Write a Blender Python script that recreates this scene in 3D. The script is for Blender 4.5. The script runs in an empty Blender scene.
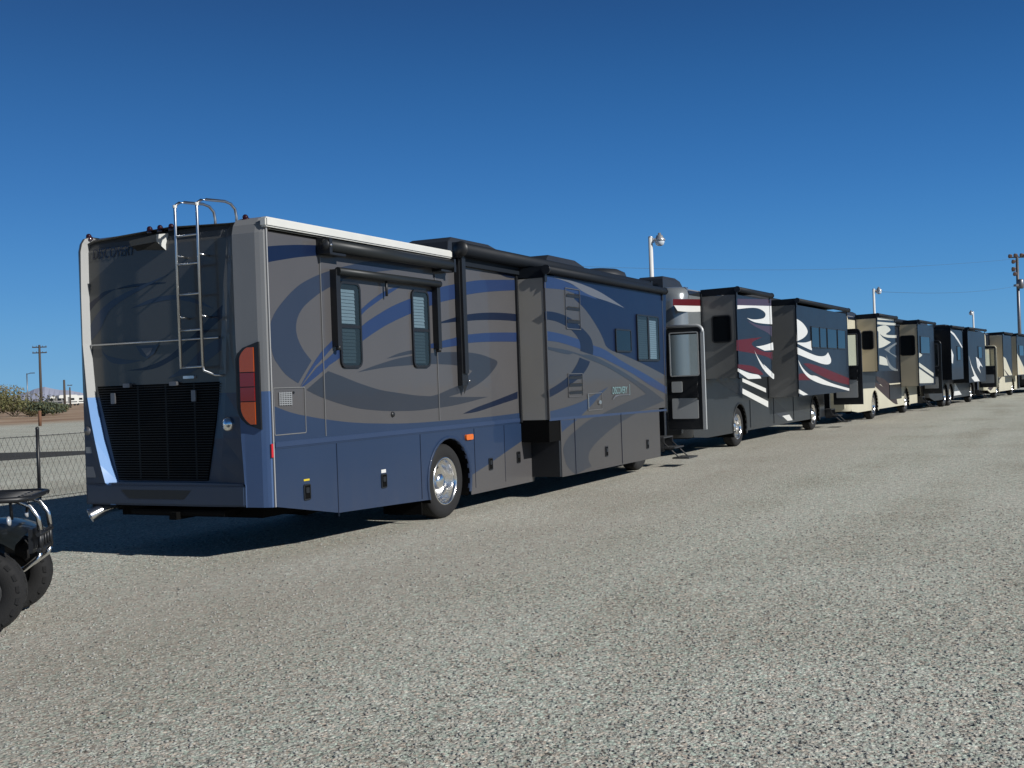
import bpy, bmesh, math, random
import numpy as np
from mathutils import Vector, Matrix
random.seed(7); rng = np.random.default_rng(11)
R = math.radians; PI = math.pi
scene = bpy.context.scene
COL = scene.collection

# ------------------------------------------------------------------ materials
def nodes_of(name):
    m = bpy.data.materials.new(name); m.use_nodes = True
    nt = m.node_tree; b = nt.nodes['Principled BSDF']
    return m, nt, b
def mat(name, col, rough=.5, metal=0., coat=0., var=.08, scale=3., coat_rough=.06, bump=0., bscale=60., spec=.5):
    m, nt, b = nodes_of(name)
    tc = nt.nodes.new('ShaderNodeTexCoord'); n = nt.nodes.new('ShaderNodeTexNoise')
    n.inputs['Scale'].default_value = scale; n.inputs['Detail'].default_value = 5
    nt.links.new(tc.outputs['Object'], n.inputs['Vector'])
    mx = nt.nodes.new('ShaderNodeMix'); mx.data_type = 'RGBA'
    mx.inputs[6].default_value = (*[max(0, c*(1-var)) for c in col], 1)
    mx.inputs[7].default_value = (*[min(1, c*(1+var)) for c in col], 1)
    nt.links.new(n.outputs['Fac'], mx.inputs[0]); nt.links.new(mx.outputs[2], b.inputs['Base Color'])
    mr = nt.nodes.new('ShaderNodeMapRange'); mr.inputs[3].default_value = max(.02, rough*.85); mr.inputs[4].default_value = min(1, rough*1.15)
    nt.links.new(n.outputs['Fac'], mr.inputs[0]); nt.links.new(mr.outputs[0], b.inputs['Roughness'])
    b.inputs['Metallic'].default_value = metal
    b.inputs['Specular IOR Level'].default_value = spec
    b.inputs['Coat Weight'].default_value = coat; b.inputs['Coat Roughness'].default_value = coat_rough
    if bump:
        n2 = nt.nodes.new('ShaderNodeTexNoise'); n2.inputs['Scale'].default_value = bscale
        nt.links.new(tc.outputs['Object'], n2.inputs['Vector'])
        bp = nt.nodes.new('ShaderNodeBump'); bp.inputs['Strength'].default_value = bump; bp.inputs['Distance'].default_value = .02
        nt.links.new(n2.outputs['Fac'], bp.inputs['Height']); nt.links.new(bp.outputs[0], b.inputs['Normal'])
    return m
def paint(name, col, rough=.45, coat=.28, var=.09, spec=.25, dust=.2):
    m = mat(name, col, rough, .0, coat, var, 1.3, .05, spec=spec)
    wv = m.node_tree.nodes.new('ShaderNodeTexNoise'); wv.inputs['Scale'].default_value = 1.7; tcw = m.node_tree.nodes.new('ShaderNodeTexCoord'); wb = m.node_tree.nodes.new('ShaderNodeBump'); wb.inputs['Strength'].default_value = .12; wb.inputs['Distance'].default_value = .03
    m.node_tree.links.new(tcw.outputs['Object'], wv.inputs['Vector']); m.node_tree.links.new(wv.outputs['Fac'], wb.inputs['Height']); m.node_tree.links.new(wb.outputs[0], m.node_tree.nodes['Principled BSDF'].inputs['Coat Normal'])
    # road dust that settles toward the bottom of the bodywork
    nt = m.node_tree; b = nt.nodes['Principled BSDF']; src = b.inputs['Base Color'].links[0].from_socket
    tc = nt.nodes.new('ShaderNodeTexCoord'); sx = nt.nodes.new('ShaderNodeSeparateXYZ'); nt.links.new(tc.outputs['Object'], sx.inputs[0])
    mr = nt.nodes.new('ShaderNodeMapRange'); mr.inputs[1].default_value = .25; mr.inputs[2].default_value = 1.0; mr.inputs[3].default_value = dust; mr.inputs[4].default_value = .03
    nt.links.new(sx.outputs['Z'], mr.inputs[0])
    mp = nt.nodes.new('ShaderNodeMapping'); mp.inputs['Scale'].default_value = (2.5, 2.5, .7); nt.links.new(tc.outputs['Object'], mp.inputs['Vector'])
    n = nt.nodes.new('ShaderNodeTexNoise'); n.inputs['Scale'].default_value = 2.2; n.inputs['Detail'].default_value = 7; n.inputs['Roughness'].default_value = .65; nt.links.new(mp.outputs[0], n.inputs['Vector'])
    mu = nt.nodes.new('ShaderNodeMath'); mu.operation = 'MULTIPLY'; nt.links.new(mr.outputs[0], mu.inputs[0]); nt.links.new(n.outputs['Fac'], mu.inputs[1])
    mx = nt.nodes.new('ShaderNodeMix'); mx.data_type = 'RGBA'; mx.inputs[7].default_value = (.12, .105, .085, 1)
    nt.links.new(mu.outputs[0], mx.inputs[0]); nt.links.new(src, mx.inputs[6]); nt.links.new(mx.outputs[2], b.inputs['Base Color'])
    return m
def glass(name, tint, see=.6):
    m, nt, b = nodes_of(name)
    b.inputs['Base Color'].default_value = (*tint, 1); b.inputs['Roughness'].default_value = .04
    b.inputs['Coat Weight'].default_value = .5
    tr = nt.nodes.new('ShaderNodeBsdfTransparent'); tr.inputs[0].default_value = (.75, .85, .9, 1)
    ms = nt.nodes.new('ShaderNodeMixShader'); ms.inputs[0].default_value = see
    out = nt.nodes['Material Output']
    nt.links.new(b.outputs[0], ms.inputs[1]); nt.links.new(tr.outputs[0], ms.inputs[2]); nt.links.new(ms.outputs[0], out.inputs['Surface'])
    return m
M = {}
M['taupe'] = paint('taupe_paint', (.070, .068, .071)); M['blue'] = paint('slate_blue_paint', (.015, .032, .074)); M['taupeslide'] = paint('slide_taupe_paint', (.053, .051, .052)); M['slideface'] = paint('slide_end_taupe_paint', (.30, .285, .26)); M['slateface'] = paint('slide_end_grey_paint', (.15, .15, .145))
M['blue2'] = paint('stripe_blue_paint', (.014, .030, .088)); M['navy'] = paint('navy_paint', (.003, .010, .036), .4, .1, spec=.2)
M['navydark'] = paint('dark_navy_paint', (.004, .009, .026), .4, .1, spec=.2); M['ring'] = paint('grey_blue_paint', (.020, .029, .052))
M['ringdark'] = paint('slate_paint', (.023, .028, .039)); M['swoosh'] = paint('light_taupe_paint', (.10, .105, .12))
M['beltblue'] = paint('belt_blue_paint', (.022, .042, .095))
M['rtaupe'] = paint('rear_taupe_paint', (.066, .068, .068), .3, .25); M['rblue'] = paint('rear_blue_paint', (.022, .040, .078), .3, .25)
M['rnavy'] = paint('rear_navy_paint', (.008, .012, .028), .3, .25); M['rnavy2'] = paint('rear_faint_navy_paint', (.03, .042, .07), .3, .25)
M['pillar'] = paint('sunlit_pillar_taupe_paint', (.18, .183, .187), .4, .2); M['pillarblue'] = paint('sunlit_pillar_blue_paint', (.055, .10, .21), .4, .2)  # rear taupe and blue brightened: sunlight on the right pillar put into the colour
M['strip'] = paint('sunlit_strip_paint', (.38, .385, .38), .5, .1); M['stripblue'] = paint('sunlit_strip_blue_paint', (.15, .28, .52), .5, .1)  # rear tones brightened further, painting in the sunlight on the left strip
M['red'] = paint('maroon_paint', (.075, .004, .008), .5, .05, spec=.2); M['purple'] = paint('plum_paint', (.045, .028, .05), .5, .1, spec=.3); M['white'] = paint('white_paint', (.60, .60, .58), .4, .1)
M['slate'] = paint('slate_grey_paint', (.014, .017, .020), .35, .15, spec=.3); M['slatedark'] = paint('charcoal_paint', (.008, .009, .011), .4, .1, spec=.3)
M['silver'] = mat('silver_paint', (.22, .24, .25), .25, .35, .5, .05)
M['white3'] = paint('cream_white_paint', (.46, .46, .40), .45, .1); M['grey3'] = paint('warm_grey_paint', (.14, .14, .13)); M['brown'] = paint('brown_paint', (.035, .022, .020), .5, .05, spec=.25)
M['cream'] = paint('cream_paint', (.50, .47, .36), .45, .1); M['tan'] = paint('tan_paint', (.56, .48, .34), .45, .1); M['slate3'] = paint('blue_slate_paint', (.006, .010, .018), .4, .08, spec=.25)
M['whitetrim'] = mat('white_trim', (.55, .55, .52), .45, 0, .1); M['lighttrim'] = mat('light_grey_trim', (.15, .15, .15), .45, .1)
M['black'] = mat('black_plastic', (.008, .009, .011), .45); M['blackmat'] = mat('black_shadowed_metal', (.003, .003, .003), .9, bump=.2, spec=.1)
M['darkfab'] = mat('dark_awning_fabric', (.008, .011, .016), .6, bump=.1, bscale=200, spec=.2); M['greytube'] = mat('grey_awning_tube', (.016, .019, .021), .45, .1, spec=.3)
M['rubber'] = mat('tyre_rubber', (.008, .008, .0085), .85, bump=.15, bscale=90); M['chrome'] = mat('polished_aluminium', (.84, .83, .81), .2, 1., 0, .03)
M['doorframe'] = mat('pale_door_frame', (.42, .43, .43), .35, .2)
M['alu'] = mat('brushed_aluminium', (.55, .56, .57), .3, 1.); M['chromebar'] = mat('chrome_tube', (.78, .78, .77), .2, 1., 0, .03); M['steel'] = mat('grey_steel', (.18, .18, .19), .45, .7)
M['glassdark'] = mat('dark_tinted_glass', (.006, .008, .010), .06, 0, 0, .02, spec=.22); M['glass'] = glass('clear_window_glass', (.03, .05, .06), .72)
M['glassdoor'] = glass('door_window_glass', (.03, .05, .06), .80)
M['blind'] = mat('white_blind_slats', (.30, .34, .36), .6); M['blinddim'] = mat('screened_blind_slats', (.045, .055, .06), .7)
M['interior'] = mat('dark_interior', (.008, .008, .009), .8); M['doorpanel'] = mat('grey_door_panel', (.34, .35, .35), .6)
M['amber'] = mat('amber_lens', (.60, .12, .008), .2, 0, .6); M['redlens'] = mat('red_lens', (.17, .006, .006), .2, 0, .6); M['orangelens'] = mat('orange_red_lens', (.32, .050, .006), .2, 0, .6)
M['redmark'] = mat('red_reflector', (.5, .008, .02), .3, 0, .5); M['clearance'] = mat('clearance_lens', (.022, .004, .008), .25, 0, .5); M['lampglass'] = mat('clear_lamp_lens', (.5, .52, .55), .12, .4, .5)
M['yellow'] = mat('yellow_sticker', (.55, .42, .02), .5); M['whitesticker'] = mat('white_sticker', (.6, .6, .58), .5); M['teal'] = mat('teal_lettering', (.22, .36, .36), .35, .3)
M['grille'] = mat('black_grille_slats', (.007, .008, .009), .5, spec=.25); M['ventgrey'] = mat('vent_grille_plastic', (.22, .23, .24), .5)
M['acdark'] = mat('dark_roof_unit_plastic', (.014, .017, .022), .5)
M['seamtrim'] = mat('pale_seam_trim', (.30, .30, .30), .45)
M['darksteel'] = mat('dark_step_metal', (.035, .036, .038), .6, .2)
M['roof'] = mat('roof_membrane', (.18, .18, .18), .7)
M['wood'] = mat('weathered_pole_wood', (.060, .048, .040), .85, bump=.4, bscale=30); M['rust'] = mat('rusty_post', (.14, .065, .035), .8); M['galv'] = mat('galvanised_pole', (.50, .51, .52), .45, .5)
M['whitepole'] = mat('white_painted_pole', (.62, .62, .60), .5); M['wire'] = mat('wire_steel', (.07, .075, .08), .6, .3); M['fencewire'] = mat('chain_link_wire', (.055, .06, .065), .6, .3)
M['lampmetal'] = mat('lamp_housing_metal', (.52, .53, .54), .3, .7); M['lampbowl'] = mat('lamp_refractor', (.55, .60, .65), .15, 0, .5)
M['cable'] = mat('overhead_cable', (.06, .14, .24), .8); M['redlamp'] = mat('brown_floodlight_housing', (.13, .085, .075), .6); M['greenbody'] = mat('dark_green_fender', (.003, .0045, .004), .45, 0, .3)
M['trunk'] = mat('shrub_stem', (.09, .07, .05), .9)
M['leaf1'] = mat('olive_leaf', (.105, .105, .038), .8, var=.35, scale=.8); M['leaf2'] = mat('dark_leaf', (.045, .06, .035), .8, var=.35, scale=.8); M['leaf3'] = mat('dusty_leaf', (.16, .14, .075), .8, var=.35, scale=.8)

# ------------------------------------------------------------------ mesh builder
class MB:
    def __init__(s): s.v = []; s.f = []; s.m = []; s.sm = []; s.mats = []
    def mi(s, name):
        if name not in s.mats: s.mats.append(name)
        return s.mats.index(name)
    def face(s, pts, m, smooth=False):
        i = len(s.v); s.v.extend([tuple(p) for p in pts]); s.f.append(list(range(i, i+len(pts)))); s.m.append(s.mi(m)); s.sm.append(smooth)
        return s
    def grid(s, rows, m, smooth=True, closed=False):
        i = len(s.v); n = len(rows[0]); k = s.mi(m) if isinstance(m, str) else None
        for r in rows: s.v.extend([tuple(p) for p in r])
        for a in range(len(rows)-1):
            for b in range(n if closed else n-1):
                c = (b+1) % n
                s.f.append([i+a*n+b, i+a*n+c, i+(a+1)*n+c, i+(a+1)*n+b]); s.sm.append(smooth)
                s.m.append(k if k is not None else s.mi(m(a, b)))
        return s
    def box(s, x0, x1, y0, y1, z0, z1, m):
        i = len(s.v); s.v.extend([(x, y, z) for x in (x0, x1) for y in (y0, y1) for z in (z0, z1)])
        for f in ((0,1,3,2),(4,6,7,5),(0,4,5,1),(2,3,7,6),(0,2,6,4),(1,5,7,3)):
            s.f.append([i+k for k in f]); s.m.append(s.mi(m)); s.sm.append(False)
        return s
    def tube(s, path, r, m, n=8, cap=True):
        P = [Vector(p) for p in path]; rs = r if isinstance(r, (list, tuple)) else [r]*len(P)
        rows = []; up = None
        for k, p in enumerate(P):
            d = (P[min(k+1, len(P)-1)]-P[max(k-1, 0)]).normalized()
            if up is None or abs(up.dot(d)) > .99:
                up = Vector((0,0,1)) if abs(d.z) < .9 else Vector((1,0,0))
            a = d.cross(up).normalized(); b = d.cross(a).normalized(); up = -b if False else up
            rows.append([p+(a*math.cos(t)+b*math.sin(t))*rs[k] for t in [2*PI*j/n for j in range(n)]])
        s.grid(rows, m, True, True)
        if cap: s.face(rows[0][::-1], m); s.face(rows[-1], m)
        return s
    def lathe(s, prof, c, axis, m, n=32, mfun=None):
        # prof: (radius, offset along axis)
        ax = Vector(axis).normalized(); a = ax.orthogonal().normalized(); b = ax.cross(a); c = Vector(c)
        rows = [[c+ax*o+(a*math.cos(2*PI*j/n)+b*math.sin(2*PI*j/n))*r for j in range(n)] for r, o in prof]
        s.grid(rows, mfun or m, True, True)
        return s
    def decal(s, pts2, m, f):
        return s.face([f(a, b) for a, b in pts2], m)
    def rr(s, f, a0, a1, b0, b1, r, d0, d1, m, n=5, corners=(1,1,1,1)):
        # rounded rectangle prism, f(a,b,d)
        L = rr_loop(a0, a1, b0, b1, r, n, corners)
        lo = [f(a, b, d0) for a, b in L]; hi = [f(a, b, d1) for a, b in L]
        s.grid([lo, hi], m, False, True); s.face(hi, m)
        return s
    def ring(s, f, a0, a1, b0, b1, r, w, d0, d1, m, n=5):
        L = rr_loop(a0, a1, b0, b1, r, n); I = rr_loop(a0+w, a1-w, b0+w, b1-w, max(.005, r-w), n)
        s.grid([[f(a, b, d0) for a, b in L], [f(a, b, d1) for a, b in L], [f(a, b, d1) for a, b in I], [f(a, b, d0) for a, b in I]], m, False, True)
        return s
    def build(s, name, parent=None, bevel=0, loc=None):
        parent = level(parent)
        me = bpy.data.meshes.new(name); me.from_pydata(s.v, [], s.f); 
        for k in s.mats: me.materials.append(M[k])
        me.polygons.foreach_set('material_index', s.m); me.polygons.foreach_set('use_smooth', s.sm)
        bm = bmesh.new(); bm.from_mesh(me)
        bmesh.ops.remove_doubles(bm, verts=bm.verts, dist=1e-5)
        if bevel:
            ed = [e for e in bm.edges if len(e.link_faces) == 2 and e.calc_face_angle(0) > .6]
            bmesh.ops.bevel(bm, geom=ed, offset=bevel, segments=2, affect='EDGES', clamp_overlap=True)
        bmesh.ops.recalc_face_normals(bm, faces=bm.faces)
        bm.to_mesh(me); bm.free(); me.update()
        if name in SPLIT: return split_pieces(me, name, parent)
        o = bpy.data.objects.new(name, me); COL.objects.link(o)
        if parent: o.parent = parent
        if loc: o.location = loc
        return o
SPLIT = {'clearance_light', 'bracket', 'badge_plate', 'end_cap', 'panel_trim', 'panel_gap', 'sticker', 'grille_latch', 'tail_light', 'rubber_seal', 'headlight', 'tension_wire', 'louvre', 'inner_panel', 'insulator', 'blind', 'window', 'awning_arm', 'handle'}
def split_pieces(me, name, parent):
    # one object for every separate piece (islands whose boxes touch belong together)
    bm = bmesh.new(); bm.from_mesh(me); bm.faces.ensure_lookup_table()
    seen = set(); isl = []
    for f0 in bm.faces:
        if f0.index in seen: continue
        st = [f0]; seen.add(f0.index); grp = []
        while st:
            f = st.pop(); grp.append(f.index)
            for e in f.edges:
                for g in e.link_faces:
                    if g.index not in seen: seen.add(g.index); st.append(g)
        co = [v.co for i in grp for v in bm.faces[i].verts]
        isl.append([grp, [min(c[k] for c in co)-.015 for k in range(3)], [max(c[k] for c in co)+.015 for k in range(3)]])
    bm.free(); merged = True
    while merged:
        merged = False
        for a in range(len(isl)):
            for b in range(a+1, len(isl)):
                if all(isl[a][1][k] <= isl[b][2][k] and isl[b][1][k] <= isl[a][2][k] for k in range(3)):
                    A, B = isl[a], isl.pop(b); A[0] += B[0]; A[1] = [min(p, q) for p, q in zip(A[1], B[1])]; A[2] = [max(p, q) for p, q in zip(A[2], B[2])]; merged = True; break
            if merged: break
    first = None
    for grp, lo, hi in isl:
        vid = {}; V = []; F = []
        for i in grp:
            F.append([])
            for v in me.polygons[i].vertices:
                if v not in vid: vid[v] = len(V); V.append(me.vertices[v].co.copy())
                F[-1].append(vid[v])
        n = bpy.data.meshes.new(name); n.from_pydata(V, [], F)
        for m_ in me.materials: n.materials.append(m_)
        for q, i in zip(n.polygons, grp): q.material_index = me.polygons[i].material_index; q.use_smooth = me.polygons[i].use_smooth
        n.update(); o = bpy.data.objects.new(name, n); COL.objects.link(o)
        if parent: o.parent = parent
        first = first or o
    return first
def level(p):
    # thing > part > sub-part and no further
    while p is not None and p.parent is not None and p.parent.parent is not None: p = p.parent
    return p
def rr_loop(a0, a1, b0, b1, r, n=5, corners=(1,1,1,1)):
    L = []
    for k, (ca, cb, t0) in enumerate(((a1-r, b1-r, 0), (a0+r, b1-r, PI/2), (a0+r, b0+r, PI), (a1-r, b0+r, 1.5*PI))):
        if corners[k]:
            L += [(ca+r*math.cos(t0+PI/2*i/n), cb+r*math.sin(t0+PI/2*i/n)) for i in range(n+1)]
        else:
            L.append((a1 if k in (0, 3) else a0, b1 if k in (0, 1) else b0))
    return L
def side_map(y=0): return lambda a, b, d=0: (a, y-d, b)
def rear_map(x=0): return lambda a, b, d=0: (x-d, a, b)
def thing(name, label, cat, loc=(0,0,0), yaw=0, group=None):
    o = bpy.data.objects.new(name, None); COL.objects.link(o); o.location = loc; o.rotation_euler = (0, 0, R(yaw)); o.empty_display_size = .3
    o['label'] = label; o['category'] = cat
    if group: o['group'] = group
    return o
def tag(o, label, cat, group=None):
    o['label'] = label; o['category'] = cat
    if group: o['group'] = group
    return o
def text(body, m, size, rot, loc, parent, shear=.25, name='lettering', sx=1., ext=.001):
    c = bpy.data.curves.new('lettering_curve', 'FONT'); c.body = body; c.size = size; c.shear = shear; c.extrude = ext; c.resolution_u = 3
    t = bpy.data.objects.new('lettering_source', c); COL.objects.link(t)
    bpy.context.view_layer.update()
    me = bpy.data.meshes.new_from_object(t.evaluated_get(bpy.context.evaluated_depsgraph_get()))
    bpy.data.objects.remove(t); bpy.data.curves.remove(c)
    me.materials.clear(); me.materials.append(M[m])
    me.transform(Matrix.Translation(loc) @ Matrix.Rotation(R(rot[2]), 4, 'Z') @ Matrix.Rotation(R(rot[0]), 4, 'X') @ Matrix.Diagonal((sx, 1, 1, 1)))
    o = bpy.data.objects.new(name, me); COL.objects.link(o); o.parent = level(parent)
    return o
# ------------------------------------------------------------------ motorhome pieces
W = 2.58
def arch_pts(cx, cz, r, zb, n=16):
    h = min(.98, max(-.98, (zb-cz)/r)); t = math.asin(h)
    return [(cx-r*math.cos(t+(PI-2*t)*i/n), cz+r*math.sin(t+(PI-2*t)*i/n)) for i in range(n+1)]
def skirt_outline(x0, x1, ztop, bottom, wheels, zb, ar=.56):
    """polygon of a lower side panel: bottom = [(x,z)...] rear to front, with wheel arches cut out"""
    pts = []
    for x, z in bottom: pts.append((x, z, 0))
    for wx in wheels: pts += [(a, b, 1) for a, b in arch_pts(wx, .49, ar, zb)]
    pts.sort(key=lambda p: p[0])
    # keep arch points in their own order
    out = []; done = set()
    for p in pts:
        if p[2] == 0: out.append(p[:2])
        else:
            wx = min(wheels, key=lambda w: abs(w-p[0]))
            if wx not in done: done.add(wx); out += arch_pts(wx, .49, ar, zb)
    return out + [(x1, ztop), (x0, ztop)]
def roof_profile(dh=0.0):
    R_ = []
    for i in range(7):
        t = PI/2*i/6; R_.append((.14-.14*math.cos(t), 3.36+dh+.14*math.sin(t)))
    return R_ + [(.5, 3.525+dh), (1.29, 3.56+dh), (W-.5, 3.525+dh)] + [(W-a, b) for a, b in R_[::-1]]
def tyre_and_rim(parent, x, y, rear=True, s=1., side=-1, small=False):
    """a wheel whose outer face looks toward side*Y"""
    r = .49*s; c = (x, y+.14*-side*0, r); ax = (0, side, 0); n = 36 if not small else 20
    t = MB(); w = .14
    prof = [(.30*s, -.13), (.36*s, -.14), (.45*s, -.135), (r-.012, -.105), (r, -.085)]
    for k in range(5):
        o = -.085+.17*(k+.5)/5; prof += [(r, o-.010), (r-.014, o-.004), (r-.014, o+.004), (r, o+.010)]
    prof += [(r, .085), (r-.012, .105), (.45*s, .135), (.40*s, .142), (.36*s, .14), (.315*s, .128), (.30*s, .10)]
    t.lathe(prof, (x, y-side*.14, r), ax, 'rubber', n)
    o = t.build('wheel', parent)
    q = MB()
    if rear:   # deep dish of a dual wheel with a hub that sticks out
        prof = [(.318*s, .120), (.312*s, .134), (.296*s, .132), (.285*s, .09), (.272*s, .03), (.262*s, -.03), (.235*s, -.052), (.15*s, -.045), (.115*s, -.035), (.11*s, .045), (.085*s, .075), (.03*s, .082), (0.001, .083)]
    else:
        prof = [(.318*s, .120), (.312*s, .134), (.296*s, .130), (.285*s, .075), (.26*s, .06), (.235*s, .085), (.16*s, .11), (.12*s, .112), (.112*s, .15), (.07*s, .175), (0.001, .178)]
    q.lathe(prof, (x, y-side*.14, r), ax, 'chrome', n)
    if not small:
        for k in range(8):
            a = 2*PI*(k+.3)/8
            rr_ = (.20 if rear else .185)*s; oo = -.046 if rear else .100
            q.lathe([(.021*s, -.01), (.021*s, 0), (.019*s, .004), (.001, .004)], (x+math.cos(a)*rr_, y-side*.14+side*oo, r+math.sin(a)*rr_), ax, 'black', 8)
    q.build('rim', o)
    return o
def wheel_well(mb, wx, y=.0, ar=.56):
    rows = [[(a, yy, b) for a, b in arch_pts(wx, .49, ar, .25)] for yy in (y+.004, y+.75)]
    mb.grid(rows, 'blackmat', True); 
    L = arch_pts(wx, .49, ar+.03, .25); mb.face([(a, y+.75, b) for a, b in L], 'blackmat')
def wheel_lip(mb, wx, m, y=0., ar=.56, zb=.30):
    I = arch_pts(wx, .49, ar, zb); O = arch_pts(wx, .49, ar+.035, zb)
    mb.grid([[(a, y-.001, b) for a, b in O], [(a, y-.016, b) for a, b in O], [(a, y-.016, b) for a, b in I], [(a, y+.03, b) for a, b in I]], m, True)
def window(parent, f, a0, a1, b0, b1, r=.08, split=None, blinds=None, name='window', w=.028, glassm='glass', slatstep=.038):
    """framed window; blinds = list of (b0,b1,a0,a1,material)"""
    fr = MB(); fr.ring(f, a0, a1, b0, b1, r, w, .001, .028, 'black')
    if split: fr.rr(f, a0+w*.8, a1-w*.8, split-.018, split+.018, .006, .002, .024, 'black', 2)
    o = fr.build(name, parent)
    bk = MB(); bk.rr(f, a0+w*.6, a1-w*.6, b0+w*.6, b1-w*.6, r*.7, .001, .009, 'interior', 4); bk.build('backing', o)
    if blinds:
        s = MB()
        for (p0, p1, q0, q1, m) in blinds:
            n = max(1, int((p1-p0)/slatstep))
            for k in range(n):
                z = p0+(k+.5)*(p1-p0)/n
                j = random.uniform(-.006, .004)
                s.face([f(q0, z-slatstep*.47, .019), f(q1+j, z-slatstep*.47, .019), f(q1+j, z+slatstep*.47, .011), f(q0, z+slatstep*.47, .011)], m)
        s.build('blind', o)
    p = MB(); L = rr_loop(a0+w*.8, a1-w*.8, b0+w*.8, b1-w*.8, r*.7, 4); p.face([f(a, b, .0215) for a, b in L], glassm); p.build('pane', o)
    return o
def awning_roll(parent, x0, x1, y, z, r, m, name='awning'):
    t = MB(); t.tube([(x0, y, z), (x1, y, z)], r, m, 14)
    o = t.build(name, parent)
    b = MB()
    for x in (x0, x1):
        s = -1 if x == x0 else 1
        b.tube([(x, y, z), (x+s*.03, y, z)], r*1.12, 'black', 12); b.box(min(x, x+s*.05), max(x, x+s*.05), y, .01, z-.07, z-.03, 'black')
    b.build('bracket', o)
    return o
def ac_unit(parent, x0, x1, y0, y1, z0, z1, m='acdark', name='air_conditioner'):
    b = MB(); L = [(0, 0, 0), (1, 0, 0), (1, 1, 0), (0, 1, 0)]
    rows = []
    for dz, inset_r, inset_f, iy in ((0, 0, 0, 0), (.35, .02, .02, .02), (.8, .10, .22, .08), (1, .28, .48, .2)):
        X0 = x0+inset_r*(x1-x0)*.5; X1 = x1-inset_f*(x1-x0)*.6; Y0 = y0+iy*(y1-y0)*.5; Y1 = y1-iy*(y1-y0)*.5; z = z0+dz*(z1-z0)
        rows.append([(X0, Y0, z), (X1, Y0, z), (X1, Y1, z), (X0, Y1, z)])
    b.grid(rows, m, False, True); b.face(rows[-1], m)
    for k in range(5): b.box(x0-.004, x0+.02, y0+.1, y1-.1, z0+.03+k*.03, z0+.042+k*.03, 'blackmat')
    return b.build(name, parent, bevel=.02)
def slide_out(parent, x0, x1, d, z0, z1, mface, mrear, decals, topper='darkfab', seal=True, name='slide_out', mtop=None):
    b = MB(); y = -d; r = .03
    b.face([(x0, 0.0, z0), (x0, y, z0), (x0, y, z1), (x0, 0.0, z1)], mrear)
    b.face([(x1, 0.0, z0), (x1, y, z0), (x1, y, z1), (x1, 0.0, z1)], mrear)
    b.face([(x0, y, z0), (x1, y, z0), (x1, y, z1), (x0, y, z1)], mface)
    b.face([(x0, 0.0, z0), (x1, 0.0, z0), (x1, y, z0), (x0, y, z0)], 'blackmat'); b.face([(x0, 0.0, z1), (x1, 0.0, z1), (x1, y, z1), (x0, y, z1)], 'roof')
    # outer trim around the face
    for (a0, a1, c0, c1) in ((x0-.004, x0+.022, z0, z1), (x1-.022, x1+.004, z0, z1)):
        b.box(a0, a1, y-.006, y+.03, c0, c1, mface)
    f = side_map(y)
    for i, (m, p) in enumerate(decals): b.decal([(a, c) for a, c in p], m, lambda a, c: f(a, c, .001+.0004*i))
    o = b.build(name, parent)
    if seal:
        s = MB(); s.box(x0-.05, x0-.002, -.035, .0, z0-.03, z1+.03, 'black'); s.box(x1+.002, x1+.05, -.035, .0, z0-.03, z1+.03, 'black'); s.box(x0-.05, x1+.05, -.03, .0, z1+.03, z1+.07, 'black'); s.build('rubber_seal', o)
    if topper:
        t = MB(); zr = z1+.115
        t.tube([(x0-.02, y-.045, zr), (x1+.02, y-.045, zr)], .062, topper, 12)
        t.face([(x0, .02, z1+.16), (x1, .02, z1+.16), (x1, y-.045, zr+.06), (x0, y-.045, zr+.06)], topper)
        t.face([(x0, -.0, z1+.02), (x0, -.0, z1+.16), (x0, y-.045, zr+.055), (x0, y, z1+.0)], topper)
        q = t.build('topper_awning', o)
        e = MB(); e.tube([(x0-.05, y-.045, zr), (x0-.018, y-.045, zr)], .07, 'black', 12); e.tube([(x1+.018, y-.045, zr), (x1+.05, y-.045, zr)], .07, 'black', 12)
        e.box(x0-.03, x0+.05, y-.02, y+.0, z1-.06, z1+.06, 'black'); e.box(x1-.05, x1+.03, y-.02, y+.0, z1-.06, z1+.06, 'black'); e.build('end_cap', q)
    return o
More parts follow.
